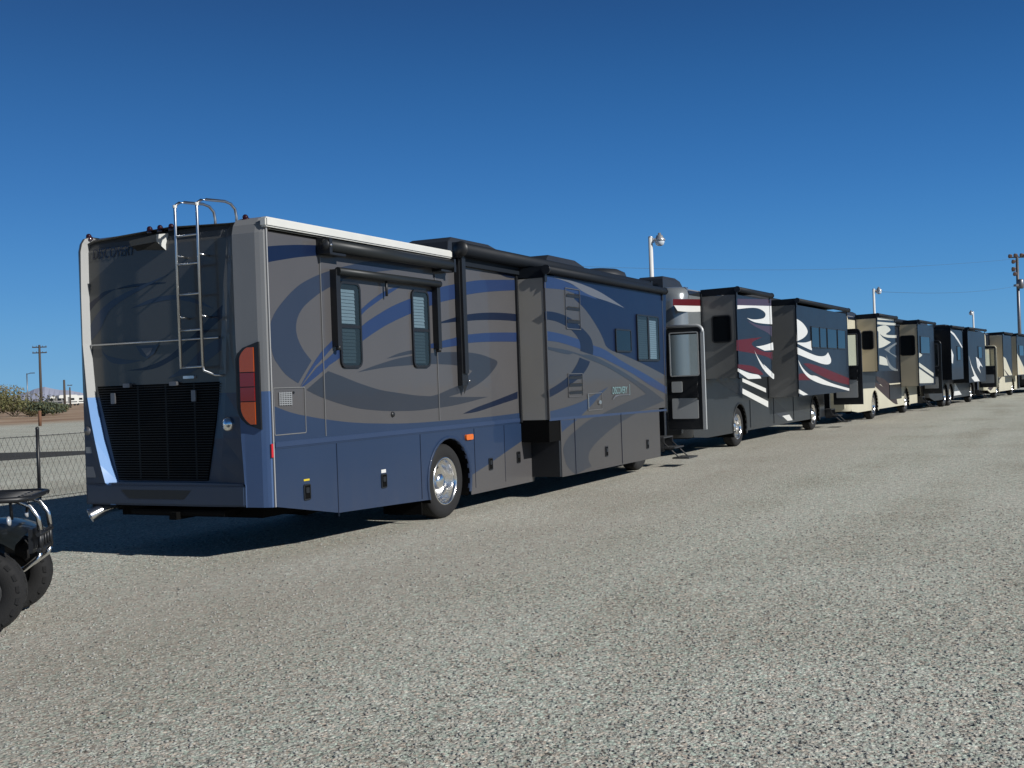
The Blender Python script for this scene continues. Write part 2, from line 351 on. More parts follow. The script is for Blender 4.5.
def open_door(parent, x, y0, y1, z0, z1, frame='doorframe', inner='doorpanel', dark='black'):
    """entry door swung open square to the body, hinge at y0, free edge at y1 (more negative)"""
    f = lambda a, b, d=0: (x-d, a, b)
    ym, ya = min(y0, y1), max(y0, y1); zm = z0+.505*(z1-z0)
    L = rr_loop(ym, ya, z0, z1, .13, 5, (1, 1, 0, 0))
    d = MB()
    I = rr_loop(ym+.10, ya-.075, zm+.05, z1-.10, .05, 5)
    # slab around the window hole: left and right stiles, top and bottom rails
    d.grid([[f(a, b, 0) for a, b in L], [f(a, b, .045) for a, b in L]], frame, False, True)
    e = .03
    d.box(x-.045, x, ym+.002, ym+.115, z0+.002, z1-.14, dark); d.box(x-.045, x, ya-.09, ya-.002, z0+.002, z1-.14, dark)
    d.box(x-.043, x-.001, ym+.1, ya-.08, z0+.002, zm+.03, dark)
    T = rr_loop(ym+.003, ya-.003, z1-.17, z1-.003, .125, 5, (1, 1, 0, 0))
    lo = [(a, b) for a, b in T]
    # top rail with rounded corners
    d.face([f(a, b, .044) for a, b in lo], dark); d.face([f(a, b, .002) for a, b in lo], dark)
    # bright outer edge
    d.box(x-.052, x+.006, ym-.012, ym+.055, z0, z1-.13, frame)
    arc = [(x-.025, ym+.02, z1-.14)]+[(x-.025, ym+.14-.125*math.cos(t), z1-.13+.125*math.sin(t)) for t in [PI/2*i/6 for i in range(7)]]+[(x-.025, ya-.03, z1-.005)]
    d.tube(arc, .034, frame, 8)
    o = d.build('entry_door', parent)
    w = MB(); w.ring(lambda a, b, d=0: (x-.045-d, a, b), ym+.10, ya-.075, zm+.02, z1-.12, .04, .022, 0, .012, frame if frame != 'black' else 'steel'); fr = w.build('window_frame', o)
    g = MB(); g.face([(x-.03, a, b) for a, b in rr_loop(ym+.105, ya-.08, zm+.03, z1-.13, .04, 4)], 'glassdoor'); g.build('pane', o)
    p = MB(); p.rr(lambda a, b, d=0: (x-.045-d, a, b), ym+.14, ya-.10, z0+.22, zm-.42, .02, 0, .012, inner, 3); p.rr(lambda a, b, d=0: (x-.045-d, a, b), ya-.32, ya-.10, zm-.30, zm-.08, .02, 0, .012, inner, 3); p.build('inner_panel', o)
    h = MB(); h.box(x-.085, x-.045, ym+.13, ym+.30, zm-.40, zm-.33, 'black'); h.tube([(x-.05, ym+.14, zm-.45), (x-.10, ym+.14, zm-.40), (x-.10, ym+.14, zm-.15), (x-.05, ym+.14, zm-.10)], .012, 'black', 6); h.build('handle', o)
    return o
def entry_steps(parent, x0, x1, m='steel'):
    s = MB()
    for k, (ya, yb, z) in enumerate(((-.20, .06, .56), (-.42, -.14, .36), (-.70, -.36, .16))):
        s.box(x0, x1, ya, yb, z, z+.03, 'darksteel')
    for x in (x0+.02, x1-.05): s.box(x, x+.025, -.2, .0, .30, .58, 'darksteel'); s.tube([(x+.012, -.1, .55), (x+.012, -.5, .18)], .016, 'darksteel', 6)
    return s.build('entry_steps', parent, bevel=.006)
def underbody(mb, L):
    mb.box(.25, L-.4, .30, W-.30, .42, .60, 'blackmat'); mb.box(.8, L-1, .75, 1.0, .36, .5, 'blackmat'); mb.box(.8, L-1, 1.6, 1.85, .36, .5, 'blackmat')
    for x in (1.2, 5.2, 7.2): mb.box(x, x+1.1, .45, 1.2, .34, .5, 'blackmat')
def shell(parent, L, mup, mlow, wheels, zbelt=1.15, zb=.3, decals=(), door=None, rear='silver', zrear=.5, bottom=None, rearz=None, skirtdec=(), cap=True, lip=None, roofm='roof', front=None, dh=0.):
    """body of a motorhome: side walls with wheel arches and door hole, roof, floor, rear and front caps"""
    b = MB(); x0 = .36 if cap else .10; x1 = L-.3; f = side_map(0)
    d0, d1 = door if door else (x1, x1)
    wl = [w for w in wheels if w < d0]
    bot = bottom or [(x0, zrear), (1.3, zb), (d0, zb)]
    b.face([f(a, c) for a, c in skirt_outline(x0, d0, zbelt, bot, wl, zb)], mlow)
    b.face([f(x0, zbelt), f(d0, zbelt), f(d0, 3.36+dh), f(x0, 3.36+dh)], mup)
    if door:
        b.face([f(d0, 2.8), f(d1, 2.8), f(d1, 3.36+dh), f(d0, 3.36+dh)], mup); b.face([f(d1, zb), f(x1, zb), f(x1, 3.36+dh), f(d1, 3.36+dh)], mup)
        b.box(d0, d1, .002, .9, .45, 2.8, 'interior')
        # leave the mouth of the door well open: drop the outer face
        b.f.pop(-4); b.m.pop(-4); b.sm.pop(-4)
    # far side wall
    g = lambda a, c: (a, W, c)
    wfar = list(wheels)
    b.face([g(a, c) for a, c in skirt_outline(x0, x1, 3.36+dh, [(x0, zrear), (1.3, zb), (x1, zb)], wfar, zb)], mup)
    rp = roof_profile(dh)
    b.grid([[(x0, y, z) for y, z in rp], [(x1, y, z) for y, z in rp]], lambda a, k: mup if k < 3 or k > len(rp)-5 else roofm)
    underbody(b, L)
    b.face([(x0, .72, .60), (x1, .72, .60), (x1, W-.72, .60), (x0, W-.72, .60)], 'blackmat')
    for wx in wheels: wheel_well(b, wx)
    for wx in wl: wheel_lip(b, wx, lip or mlow)
    for i, (m, p) in enumerate(decals): b.decal(p, m, lambda a, c: f(a, c, .001+.0004*i))
    for i, (m, p) in enumerate(skirtdec): b.decal(p, m, lambda a, c: f(a, c, .001+.0004*i))
    # seams
    o = b.build('body', parent)
    if cap:
        c = MB(); rows = []
        for z, ins in ((zrear, .04), (zrear+.06, 0), (1.0, 0), (1.8, 0), (2.6, 0), (3.2+dh, .0), (3.36+dh, .02), (3.45+dh, .07), (3.51+dh, .16), (3.54+dh, .30)):
            row = []
            r = .34
            row.append((x0, 0+ins*.4, z))
            for i in range(9):
                t = PI/2*i/8; row.append((r+ins-r*math.sin(t), r-r*math.cos(t)+ins*.4, z))
            for i in range(9):
                t = PI/2*(8-i)/8; row.append((r+ins-r*math.sin(t), W-r+r*math.cos(t)-ins*.4, z))
            row.append((x0, W-ins*.4, z)); rows.append(row)
        zs = (.5, .56, 1.0, 1.8, 2.6, 3.2, 3.36, 3.45, 3.51, 3.54)
        c.grid(rows, lambda a, k: (mlow if a < 2 else rear), True)
        rc = c.build('rear_cap', parent)
        l = MB()
        for ys in (.16, W-.16): l.rr(lambda a, b_, d=0: (.06-d, a, b_), ys-.07, ys+.07, .92, 1.35, .05, 0, .03, 'redlens')
        l.build('tail_light', rc)
        gr = MB(); gr.rr(rear_map(.002), .7, W-.7, .85, 1.7, .06, 0, .01, 'black')
        for k in range(16): gr.box(-.022, -.008, .74, W-.74, .9+k*.048, .92+k*.048, 'grille')
        gr.build('grille', rc)
        bp = MB(); bp.rr(lambda a, b_, d=0: (.05-d, a, b_), .12, W-.12, .5, .8, .05, 0, .12, mlow); bp.build('bumper', rc)
    fc = MB(); rows = []
    for z, ins in ((.34, .1), (.5, .02), (1.2, 0), (2.0, .06), (2.9, .20), (3.36+dh, .30), (3.50+dh, .42), (3.54+dh, .5)):
        r = .3; row = [(x1-.002, 0, z)]
        for i in range(7):
            t = PI/2*i/6; row.append((max(x1, L-ins-r+r*math.sin(t)) if True else 0, r-r*math.cos(t), z))
        for i in range(7):
            t = PI/2*(6-i)/6; row.append((max(x1, L-ins-r+r*math.sin(t)), W-r+r*math.cos(t), z))
        row.append((x1-.002, W, z)); rows.append(row)
    fc.grid(rows, lambda a, k: (mlow if a < 2 else mup), True); fo = fc.build('front_cap', parent)
    ws = MB(); ws.face([(L-.05, .35, 1.55), (L-.05, W-.35, 1.55), (L-.22, W-.35, 2.95), (L-.22, .35, 2.95)], 'glassdark'); ws.build('windshield', fo)
    return o
def clearance_lamp(mb, c, r=.045, ax=(-.5, 0, 1)):
    mb.lathe([(r*1.25, -.02), (r*1.25, .01), (r, .015), (r*.9, .035), (r*.55, .05), (.001, .055)], c, ax, 'clearance', 12)

# traced paint patterns: (paint, [(along, up), ...]) in metres
D1=[['navy',[[0.1,3.227],[0.102,3.236],[0.164,3.246],[0.229,3.255],[0.3,3.265],[0.376,3.274],[0.457,3.284],[0.543,3.294],[0.635,3.303],[0.733,3.312],[0.838,3.32],[0.947,3.329],[1.06,3.337],[1.054,3.229],[0.941,3.214],[0.831,3.2],[0.726,3.185],[0.627,3.171],[0.535,3.156],[0.448,3.14],[0.366,3.125],[0.291,3.111],[0.223,3.098],[0.162,3.086],[0.104,3.074],[0.1,3.063]]],['ring',[[3.273,3.286],[3.097,3.288],[2.926,3.29],[2.759,3.289],[2.597,3.285],[2.438,3.278],[2.281,3.269],[2.132,3.257],[1.998,3.243],[1.875,3.224],[1.761,3.201],[1.661,3.179],[1.581,3.161],[1.529,3.151],[1.499,3.145],[1.475,3.14],[1.441,3.132],[1.394,3.121],[1.342,3.109],[1.287,3.096],[1.229,3.081],[1.168,3.064],[1.102,3.047],[1.035,3.028],[0.968,3.007],[0.899,2.985],[0.828,2.96],[0.759,2.935],[0.698,2.911],[0.648,2.889],[0.606,2.869],[0.566,2.847],[0.523,2.822],[0.475,2.792],[0.425,2.758],[0.377,2.724],[0.333,2.691],[0.294,2.661],[0.258,2.631],[0.226,2.602],[0.196,2.573],[0.17,2.544],[0.147,2.515],[0.127,2.486],[0.11,2.459],[0.1,2.433],[0.1,2.408],[0.1,2.383],[0.1,2.357],[0.1,2.332],[0.1,2.306],[0.1,2.278],[0.1,2.247],[0.1,2.211],[0.107,2.17],[0.123,2.13],[0.138,2.098],[0.151,2.075],[0.164,2.06],[0.178,2.046],[0.198,2.028],[0.224,2.003],[0.254,1.974],[0.289,1.945],[0.328,1.917],[0.373,1.893],[0.423,1.869],[0.477,1.846],[0.533,1.823],[0.785,2.066],[0.745,2.095],[0.706,2.125],[0.671,2.154],[0.639,2.184],[0.612,2.215],[0.588,2.246],[0.568,2.277],[0.552,2.308],[0.541,2.337],[0.533,2.365],[0.53,2.393],[0.53,2.421],[0.535,2.45],[0.544,2.479],[0.557,2.509],[0.574,2.537],[0.595,2.565],[0.62,2.592],[0.649,2.619],[0.683,2.646],[0.723,2.673],[0.769,2.7],[0.817,2.726],[0.864,2.75],[0.903,2.77],[0.936,2.788],[0.98,2.807],[1.049,2.836],[1.155,2.879],[1.29,2.933],[1.436,2.988],[1.574,3.033],[1.701,3.063],[1.828,3.084],[1.95,3.1],[2.065,3.116],[2.17,3.132],[2.266,3.145],[2.36,3.157],[2.456,3.17],[2.558,3.183],[2.661,3.197],[2.765,3.21],[2.868,3.223],[2.969,3.234],[3.07,3.245],[3.171,3.255],[3.272,3.265]]],['ringdark',[[0.673,1.751],[0.714,1.736],[0.757,1.721],[0.801,1.705],[0.848,1.691],[0.897,1.676],[0.946,1.662],[1.001,1.648],[1.061,1.634],[1.131,1.617],[1.209,1.599],[1.291,1.582],[1.372,1.565],[1.451,1.55],[1.53,1.536],[1.611,1.523],[1.698,1.512],[1.797,1.501],[1.905,1.492],[2.01,1.483],[2.102,1.476],[2.168,1.471],[2.217,1.468],[2.268,1.465],[2.344,1.461],[2.46,1.457],[2.602,1.453],[2.752,1.449],[2.889,1.447],[3.005,1.447],[3.112,1.449],[3.217,1.452],[3.324,1.455],[3.44,1.459],[3.558,1.463],[3.675,1.468],[3.786,1.473],[3.889,1.479],[3.985,1.486],[4.078,1.493],[4.169,1.5],[4.256,1.507],[4.339,1.514],[4.421,1.522],[4.508,1.53],[4.601,1.539],[4.698,1.549],[4.797,1.559],[4.898,1.569],[4.76,1.571],[4.622,1.574],[4.483,1.576],[4.342,1.58],[4.197,1.584],[4.05,1.588],[3.903,1.593],[3.757,1.598],[3.847,1.608],[3.936,1.619],[4.026,1.631],[4.114,1.644],[4.2,1.658],[4.286,1.674],[4.37,1.69],[4.453,1.709],[4.536,1.73],[4.618,1.752],[4.698,1.777],[4.773,1.802],[4.844,1.828],[4.911,1.855],[4.974,1.884],[5.033,1.915],[5.097,1.95],[5.163,1.989],[5.213,2.026],[5.228,2.057],[5.198,2.08],[5.134,2.096],[5.054,2.11],[4.977,2.123],[4.903,2.137],[4.826,2.15],[4.745,2.161],[4.66,2.17],[4.568,2.178],[4.471,2.184],[4.375,2.188],[4.286,2.191],[4.209,2.193],[4.139,2.193],[4.07,2.192],[3.997,2.191],[3.923,2.19],[3.85,2.189],[3.77,2.188],[3.68,2.185],[3.574,2.181],[3.455,2.177],[3.336,2.172],[3.226,2.165],[3.125,2.157],[3.03,2.148],[2.939,2.139],[2.85,2.13],[2.763,2.121],[2.678,2.113],[2.596,2.104],[2.519,2.094],[2.449,2.084],[2.384,2.074],[2.321,2.063],[2.252,2.051],[2.178,2.038],[2.1,2.024],[2.021,2.01],[1.944,1.995],[1.869,1.98],[1.794,1.964],[1.721,1.948],[1.648,1.932],[1.694,1.937],[1.743,1.942],[1.8,1.948],[1.867,1.954],[1.95,1.962],[2.046,1.971],[2.148,1.98],[2.248,1.988],[2.345,1.994],[2.442,1.999],[2.543,2.004],[2.649,2.009],[2.764,2.013],[2.888,2.018],[3.012,2.023],[3.128,2.026],[3.239,2.028],[3.348,2.03],[3.444,2.03],[3.515,2.031],[3.545,2.031],[3.543,2.03],[3.54,2.029],[3.57,2.028],[3.649,2.026],[3.758,2.024],[3.875,2.021],[3.978,2.015],[4.062,2.007],[4.138,1.997],[4.208,1.986],[4.27,1.976],[4.325,1.965],[4.372,1.955],[4.414,1.945],[4.453,1.935],[4.392,1.904],[4.334,1.875],[4.278,1.848],[4.226,1.825],[4.176,1.805],[4.129,1.789],[4.088,1.775],[4.057,1.763],[4.045,1.756],[4.047,1.751],[4.047,1.747],[4.029,1.74],[3.988,1.731],[3.932,1.721],[3.868,1.71],[3.802,1.698],[3.733,1.684],[3.659,1.669],[3.586,1.654],[3.519,1.642],[3.46,1.633],[3.406,1.627],[3.355,1.622],[3.306,1.617],[3.215,1.62],[3.124,1.625],[3.029,1.63],[2.93,1.637],[2.823,1.646],[2.71,1.657],[2.598,1.669],[2.492,1.68],[2.395,1.69],[2.305,1.699],[2.214,1.709],[2.118,1.722],[2.013,1.74],[1.903,1.761],[1.794,1.784],[1.693,1.805],[1.599,1.827],[1.509,1.849],[1.425,1.87],[1.346,1.89],[1.273,1.907],[1.206,1.922],[1.142,1.937],[1.08,1.95]]],['ringdark',[[2.281,2.093],[2.349,2.111],[2.42,2.129],[2.496,2.146],[2.577,2.162],[2.667,2.177],[2.763,2.19],[2.864,2.202],[2.969,2.214],[2.966,2.167],[2.871,2.157],[2.779,2.147],[2.689,2.137],[2.602,2.128],[2.518,2.119],[2.437,2.11],[2.358,2.102]]],['blue2',[[0.561,1.778],[0.602,1.825],[0.645,1.871],[0.69,1.918],[0.737,1.965],[0.79,2.014],[0.847,2.064],[0.905,2.113],[0.961,2.157],[1.017,2.194],[1.073,2.228],[1.125,2.259],[1.172,2.289],[1.203,2.314],[1.223,2.334],[1.25,2.358],[1.304,2.395],[1.401,2.453],[1.529,2.527],[1.664,2.603],[1.778,2.666],[1.86,2.711],[1.926,2.746],[1.984,2.774],[2.045,2.803],[2.111,2.832],[2.175,2.86],[2.24,2.885],[2.308,2.909],[2.379,2.93],[2.452,2.949],[2.528,2.967],[2.604,2.984],[2.658,2.98],[2.594,2.957],[2.528,2.933],[2.459,2.907],[2.384,2.878],[2.301,2.844],[2.211,2.807],[2.122,2.769],[2.041,2.734],[1.98,2.707],[1.932,2.686],[1.875,2.657],[1.786,2.606],[1.645,2.517],[1.47,2.404],[1.302,2.294],[1.177,2.213],[1.109,2.168],[1.076,2.146],[1.054,2.131],[1.024,2.112],[0.981,2.085],[0.937,2.058],[0.891,2.03],[0.845,2.003]]],['blue2',[[0.571,1.778],[0.87,1.99],[0.921,2.014],[0.973,2.039],[1.025,2.064],[1.078,2.09],[1.124,2.114],[1.166,2.137],[1.217,2.164],[1.289,2.203],[1.398,2.263],[1.535,2.339],[1.674,2.415],[1.79,2.476],[1.866,2.514],[1.919,2.538],[1.967,2.556],[2.031,2.581],[2.118,2.614],[2.218,2.651],[2.323,2.689],[2.427,2.724],[2.524,2.753],[2.618,2.78],[2.72,2.806],[2.842,2.838],[2.995,2.878],[3.172,2.925],[3.355,2.971],[3.523,3.011],[3.676,3.042],[3.821,3.068],[3.953,3.089],[4.063,3.107],[4.137,3.12],[4.18,3.126],[4.221,3.132],[4.289,3.141],[4.385,3.156],[4.495,3.172],[4.632,3.19],[4.809,3.209],[5.034,3.227],[5.305,3.247],[5.612,3.268],[5.943,3.289],[5.931,3.136],[5.671,3.115],[5.423,3.095],[5.19,3.075],[4.975,3.054],[4.772,3.031],[4.579,3.008],[4.41,2.985],[4.276,2.965],[4.195,2.95],[4.154,2.938],[4.117,2.925],[4.049,2.909],[3.946,2.892],[3.825,2.873],[3.689,2.851],[3.54,2.821],[3.367,2.782],[3.175,2.735],[2.988,2.688],[2.829,2.648],[2.703,2.614],[2.597,2.585],[2.503,2.558],[2.414,2.531],[2.334,2.507],[2.264,2.484],[2.196,2.46],[2.123,2.434],[2.047,2.405],[1.971,2.376],[1.888,2.342],[1.791,2.302],[1.669,2.25],[1.529,2.19],[1.395,2.132],[1.29,2.088],[1.22,2.059],[1.172,2.041],[1.137,2.028],[1.106,2.015],[1.088,2.006],[1.083,2.002],[1.073,1.994],[1.038,1.977],[0.963,1.941],[0.863,1.894],[0.763,1.848],[0.687,1.814],[0.639,1.795],[0.608,1.785],[0.587,1.78]]],['navydark',[[3.506,2.553],[3.554,2.564],[3.603,2.576],[3.654,2.587],[3.709,2.598],[3.769,2.61],[3.832,2.622],[3.898,2.634],[3.966,2.647],[4.031,2.659],[4.096,2.671],[4.168,2.684],[4.257,2.696],[4.368,2.709],[4.498,2.723],[4.637,2.736],[4.774,2.747],[4.908,2.755],[5.044,2.763],[5.181,2.768],[5.321,2.773],[5.463,2.775],[5.607,2.777],[5.754,2.777],[5.902,2.776],[5.894,2.671],[5.745,2.671],[5.599,2.671],[5.455,2.67],[5.313,2.667],[5.173,2.664],[5.036,2.659],[4.9,2.654],[4.766,2.648],[4.629,2.64],[4.491,2.631],[4.362,2.621],[4.251,2.613],[4.167,2.607],[4.104,2.603],[4.041,2.598],[3.962,2.592],[3.86,2.583],[3.748,2.574],[3.628,2.564]]],['blue2',[[3.085,2.241],[3.183,2.259],[3.282,2.277],[3.384,2.295],[3.49,2.312],[3.603,2.329],[3.724,2.345],[3.842,2.361],[3.946,2.375],[4.022,2.388],[4.079,2.399],[4.142,2.41],[4.236,2.421],[4.374,2.434],[4.542,2.447],[4.731,2.46],[4.931,2.471],[5.144,2.48],[5.376,2.488],[5.622,2.494],[5.88,2.5],[5.869,2.364],[5.612,2.361],[5.365,2.357],[5.134,2.352],[4.921,2.346],[4.72,2.338],[4.529,2.329],[4.361,2.319],[4.228,2.31],[4.148,2.301],[4.107,2.292],[4.07,2.284],[4.003,2.274],[3.893,2.264],[3.761,2.253],[3.625,2.243],[3.499,2.236],[3.389,2.234],[3.284,2.235],[3.183,2.238]]],['navydark',[[4.142,1.359],[4.228,1.376],[4.315,1.393],[4.405,1.409],[4.501,1.425],[4.601,1.441],[4.706,1.455],[4.815,1.47],[4.928,1.485],[5.046,1.502],[5.17,1.52],[5.295,1.538],[5.415,1.556],[5.528,1.573],[5.637,1.589],[5.744,1.606],[5.85,1.623],[5.841,1.519],[5.74,1.508],[5.637,1.496],[5.528,1.484],[5.408,1.471],[5.272,1.455],[5.122,1.437],[4.977,1.42],[4.85,1.405],[4.748,1.393],[4.661,1.384],[4.58,1.375],[4.496,1.369],[4.408,1.364],[4.319,1.361],[4.23,1.36]]],['navydark',[[5.11,3.388],[5.173,3.375],[5.237,3.363],[5.301,3.351],[5.365,3.34],[5.43,3.33],[5.494,3.32],[5.56,3.313],[5.63,3.307],[5.704,3.306],[5.782,3.306],[5.863,3.309],[5.945,3.312],[5.957,3.462]]],['blue',[[0.1,1.651],[0.1,1.645],[0.1,1.637],[0.1,1.628],[0.1,1.614],[0.107,1.595],[0.193,1.571],[0.281,1.546],[0.366,1.524],[0.441,1.508],[0.511,1.494],[0.584,1.482],[0.667,1.469],[0.763,1.454],[0.869,1.438],[0.981,1.423],[1.092,1.408],[1.201,1.395],[1.312,1.382],[1.426,1.37],[1.546,1.359],[1.674,1.349],[1.809,1.339],[1.949,1.331],[2.092,1.323],[2.236,1.315],[2.383,1.308],[2.537,1.302],[2.706,1.297],[2.9,1.293],[3.114,1.29],[3.334,1.289],[3.542,1.287],[3.73,1.286],[3.906,1.285],[4.081,1.285],[4.264,1.284],[4.459,1.285],[4.659,1.285],[4.867,1.286],[5.083,1.288],[5.307,1.291],[5.541,1.295],[5.783,1.3],[6.032,1.305],[6.022,1.152],[2.701,1.152],[0.1,1.152],[0.1,1.152]]]]  # last dark navy shape: navy paint with the patio awning's cast shadow painted in
D1S=[['taupe',[[4.305,0.509],[4.819,0.617],[5.345,0.743],[5.975,0.889],[6.386,0.889],[6.333,0.246],[4.305,0.248]]]]
S1=[['navy',[[6.271,3.361],[11.579,3.403],[11.417,1.788],[11.299,1.812],[11.172,1.836],[11.026,1.864],[10.849,1.896],[10.63,1.934],[10.38,1.977],[10.125,2.02],[9.887,2.059],[9.665,2.094],[9.448,2.127],[9.245,2.157],[9.066,2.183],[8.91,2.203],[8.773,2.218],[8.653,2.232],[8.55,2.248],[8.467,2.266],[8.403,2.285],[8.351,2.304],[8.305,2.324],[8.256,2.377],[8.203,2.429],[8.145,2.482],[8.079,2.535],[8.002,2.589],[7.916,2.644],[7.827,2.698],[7.741,2.748],[7.658,2.793],[7.577,2.834],[7.495,2.873],[7.409,2.91],[7.317,2.943],[7.223,2.974],[7.126,3.003],[7.03,3.031],[7.038,3.128],[6.266,3.299]]],['blue2',[[5.922,3.326],[6.319,3.334],[6.43,3.319],[6.543,3.304],[6.659,3.288],[6.781,3.271],[6.91,3.255],[7.045,3.237],[7.183,3.219],[7.322,3.199],[7.472,3.174],[7.632,3.146],[7.779,3.12],[7.892,3.099],[7.96,3.086],[7.995,3.078],[8.007,3.074],[8.009,3.072],[7.875,3.081],[7.743,3.09],[7.613,3.098],[7.484,3.106],[7.354,3.111],[7.223,3.116],[7.098,3.12],[6.983,3.125],[6.891,3.132],[6.813,3.139],[6.727,3.146],[6.612,3.149],[6.46,3.149],[6.286,3.145],[6.098,3.139],[5.905,3.133]]],['swoosh',[[6.267,3.309],[6.356,3.313],[6.452,3.317],[6.558,3.318],[6.679,3.317],[6.823,3.313],[6.986,3.306],[7.158,3.297],[7.33,3.286],[7.502,3.272],[7.678,3.257],[7.854,3.239],[8.023,3.218],[8.182,3.196],[8.333,3.171],[8.482,3.144],[8.634,3.116],[8.791,3.086],[8.948,3.055],[9.107,3.023],[9.268,2.99],[9.064,3.01],[8.867,3.03],[8.679,3.047],[8.502,3.063],[8.336,3.075],[8.178,3.085],[8.03,3.095],[7.892,3.106],[7.767,3.118],[7.652,3.131],[7.542,3.145],[7.432,3.162],[7.319,3.183],[7.208,3.209],[7.099,3.233],[6.995,3.253],[6.898,3.267],[6.805,3.278],[6.715,3.285],[6.625,3.292],[6.534,3.298],[6.444,3.303],[6.355,3.306]]],['blue2',[[5.949,2.5],[6.063,2.495],[6.182,2.489],[6.309,2.482],[6.449,2.472],[6.608,2.458],[6.784,2.441],[6.965,2.422],[7.138,2.403],[7.3,2.382],[7.458,2.36],[7.611,2.337],[7.759,2.316],[7.895,2.299],[8.022,2.286],[8.151,2.269],[8.298,2.245],[8.463,2.208],[8.642,2.164],[8.837,2.115],[9.054,2.065],[9.3,2.015],[9.573,1.963],[9.863,1.908],[10.158,1.849],[10.456,1.787],[10.764,1.721],[11.082,1.651],[11.41,1.579],[11.395,1.443],[11.145,1.491],[10.902,1.538],[10.665,1.585],[10.435,1.634],[10.213,1.686],[9.998,1.74],[9.787,1.792],[9.58,1.841],[9.374,1.884],[9.171,1.925],[8.973,1.962],[8.784,1.998],[8.596,2.034],[8.41,2.068],[8.241,2.099],[8.101,2.122],[8.009,2.134],[7.951,2.137],[7.893,2.14],[7.803,2.15],[7.672,2.171],[7.519,2.198],[7.352,2.227],[7.18,2.253],[6.995,2.277],[6.798,2.3],[6.607,2.321],[6.437,2.337],[6.293,2.347],[6.165,2.353],[6.048,2.356],[5.937,2.358]]],['navydark',[[5.901,2.79],[6.0,2.793],[6.103,2.795],[6.21,2.793],[6.323,2.788],[6.446,2.778],[6.577,2.765],[6.71,2.748],[6.84,2.725],[6.966,2.695],[7.092,2.658],[7.212,2.618],[7.322,2.58],[7.421,2.544],[7.512,2.508],[7.59,2.472],[7.653,2.436],[7.696,2.397],[7.721,2.357],[7.736,2.319],[7.744,2.282],[7.747,2.249],[7.741,2.218],[7.729,2.189],[7.715,2.16],[7.205,2.221],[7.209,2.257],[7.211,2.293],[7.205,2.328],[7.19,2.361],[7.164,2.392],[7.131,2.42],[7.088,2.448],[7.034,2.476],[6.969,2.504],[6.893,2.533],[6.809,2.56],[6.72,2.584],[6.624,2.605],[6.52,2.624],[6.415,2.641],[6.311,2.654],[6.211,2.662],[6.111,2.667],[6.012,2.669],[5.915,2.67]]],['navydark',[[7.168,2.117],[7.588,2.053],[7.558,2.024],[7.524,1.994],[7.483,1.964],[7.433,1.933],[7.374,1.902],[7.308,1.87],[7.231,1.838],[7.139,1.805],[7.026,1.769],[6.896,1.732],[6.763,1.695],[6.639,1.663],[6.525,1.635],[6.415,1.61],[6.311,1.588],[6.217,1.568],[6.134,1.552],[6.059,1.538],[5.99,1.526],[5.924,1.515],[5.914,1.626],[6.02,1.648],[6.126,1.671],[6.231,1.695],[6.332,1.72],[6.431,1.746],[6.528,1.772],[6.62,1.8],[6.707,1.83],[6.786,1.864],[6.86,1.902],[6.928,1.94],[6.989,1.977],[7.043,2.013],[7.089,2.048],[7.129,2.082]]],['ringdark',[[5.954,2.268],[6.145,2.258],[6.336,2.248],[6.519,2.238],[6.689,2.226],[6.84,2.211],[6.977,2.195],[7.104,2.179],[7.228,2.167],[7.346,2.162],[7.454,2.163],[7.564,2.162],[7.685,2.153],[7.82,2.134],[7.963,2.109],[8.116,2.08],[8.279,2.048],[8.458,2.013],[8.651,1.974],[8.849,1.933],[9.037,1.892],[9.211,1.852],[9.377,1.812],[9.541,1.772],[9.71,1.731],[9.884,1.69],[10.059,1.649],[10.239,1.606],[10.427,1.559],[10.625,1.505],[10.832,1.447],[11.047,1.386],[11.267,1.321],[11.087,1.301],[10.908,1.28],[10.728,1.261],[10.546,1.241],[10.359,1.222],[10.171,1.204],[9.982,1.186],[9.795,1.168],[7.951,1.181],[8.125,1.207],[8.3,1.232],[8.475,1.257],[8.648,1.281],[8.814,1.302],[8.974,1.323],[9.14,1.343],[9.323,1.365],[9.528,1.389],[9.75,1.415],[9.985,1.442],[10.229,1.471],[10.106,1.512],[9.979,1.554],[9.845,1.596],[9.701,1.638],[9.544,1.681],[9.379,1.724],[9.206,1.767],[9.029,1.81],[8.844,1.853],[8.652,1.897],[8.459,1.938],[8.272,1.975],[8.089,2.007],[7.908,2.035],[7.731,2.061],[7.562,2.086],[7.395,2.113],[7.229,2.141],[7.078,2.164],[6.953,2.179],[6.874,2.181],[6.827,2.172],[6.776,2.163],[6.683,2.163],[6.539,2.173],[6.365,2.188],[6.173,2.207],[5.975,2.227]]],['blue',[[5.936,1.312],[6.104,1.323],[6.273,1.334],[6.443,1.346],[6.612,1.36],[6.783,1.377],[6.955,1.395],[7.121,1.415],[7.274,1.436],[7.402,1.456],[7.513,1.477],[7.621,1.498],[7.744,1.522],[7.885,1.547],[8.038,1.575],[8.198,1.603],[8.364,1.633],[8.244,1.594],[8.128,1.556],[8.019,1.519],[7.919,1.484],[7.833,1.451],[7.756,1.419],[7.684,1.389],[7.611,1.36],[7.535,1.333],[7.46,1.308],[7.385,1.284],[7.314,1.261],[7.246,1.238],[7.181,1.216],[7.117,1.195],[7.054,1.174],[5.944,1.171]]],['beltblue',[[5.928,1.216],[11.371,1.156],[11.368,1.123],[5.924,1.172]]]]
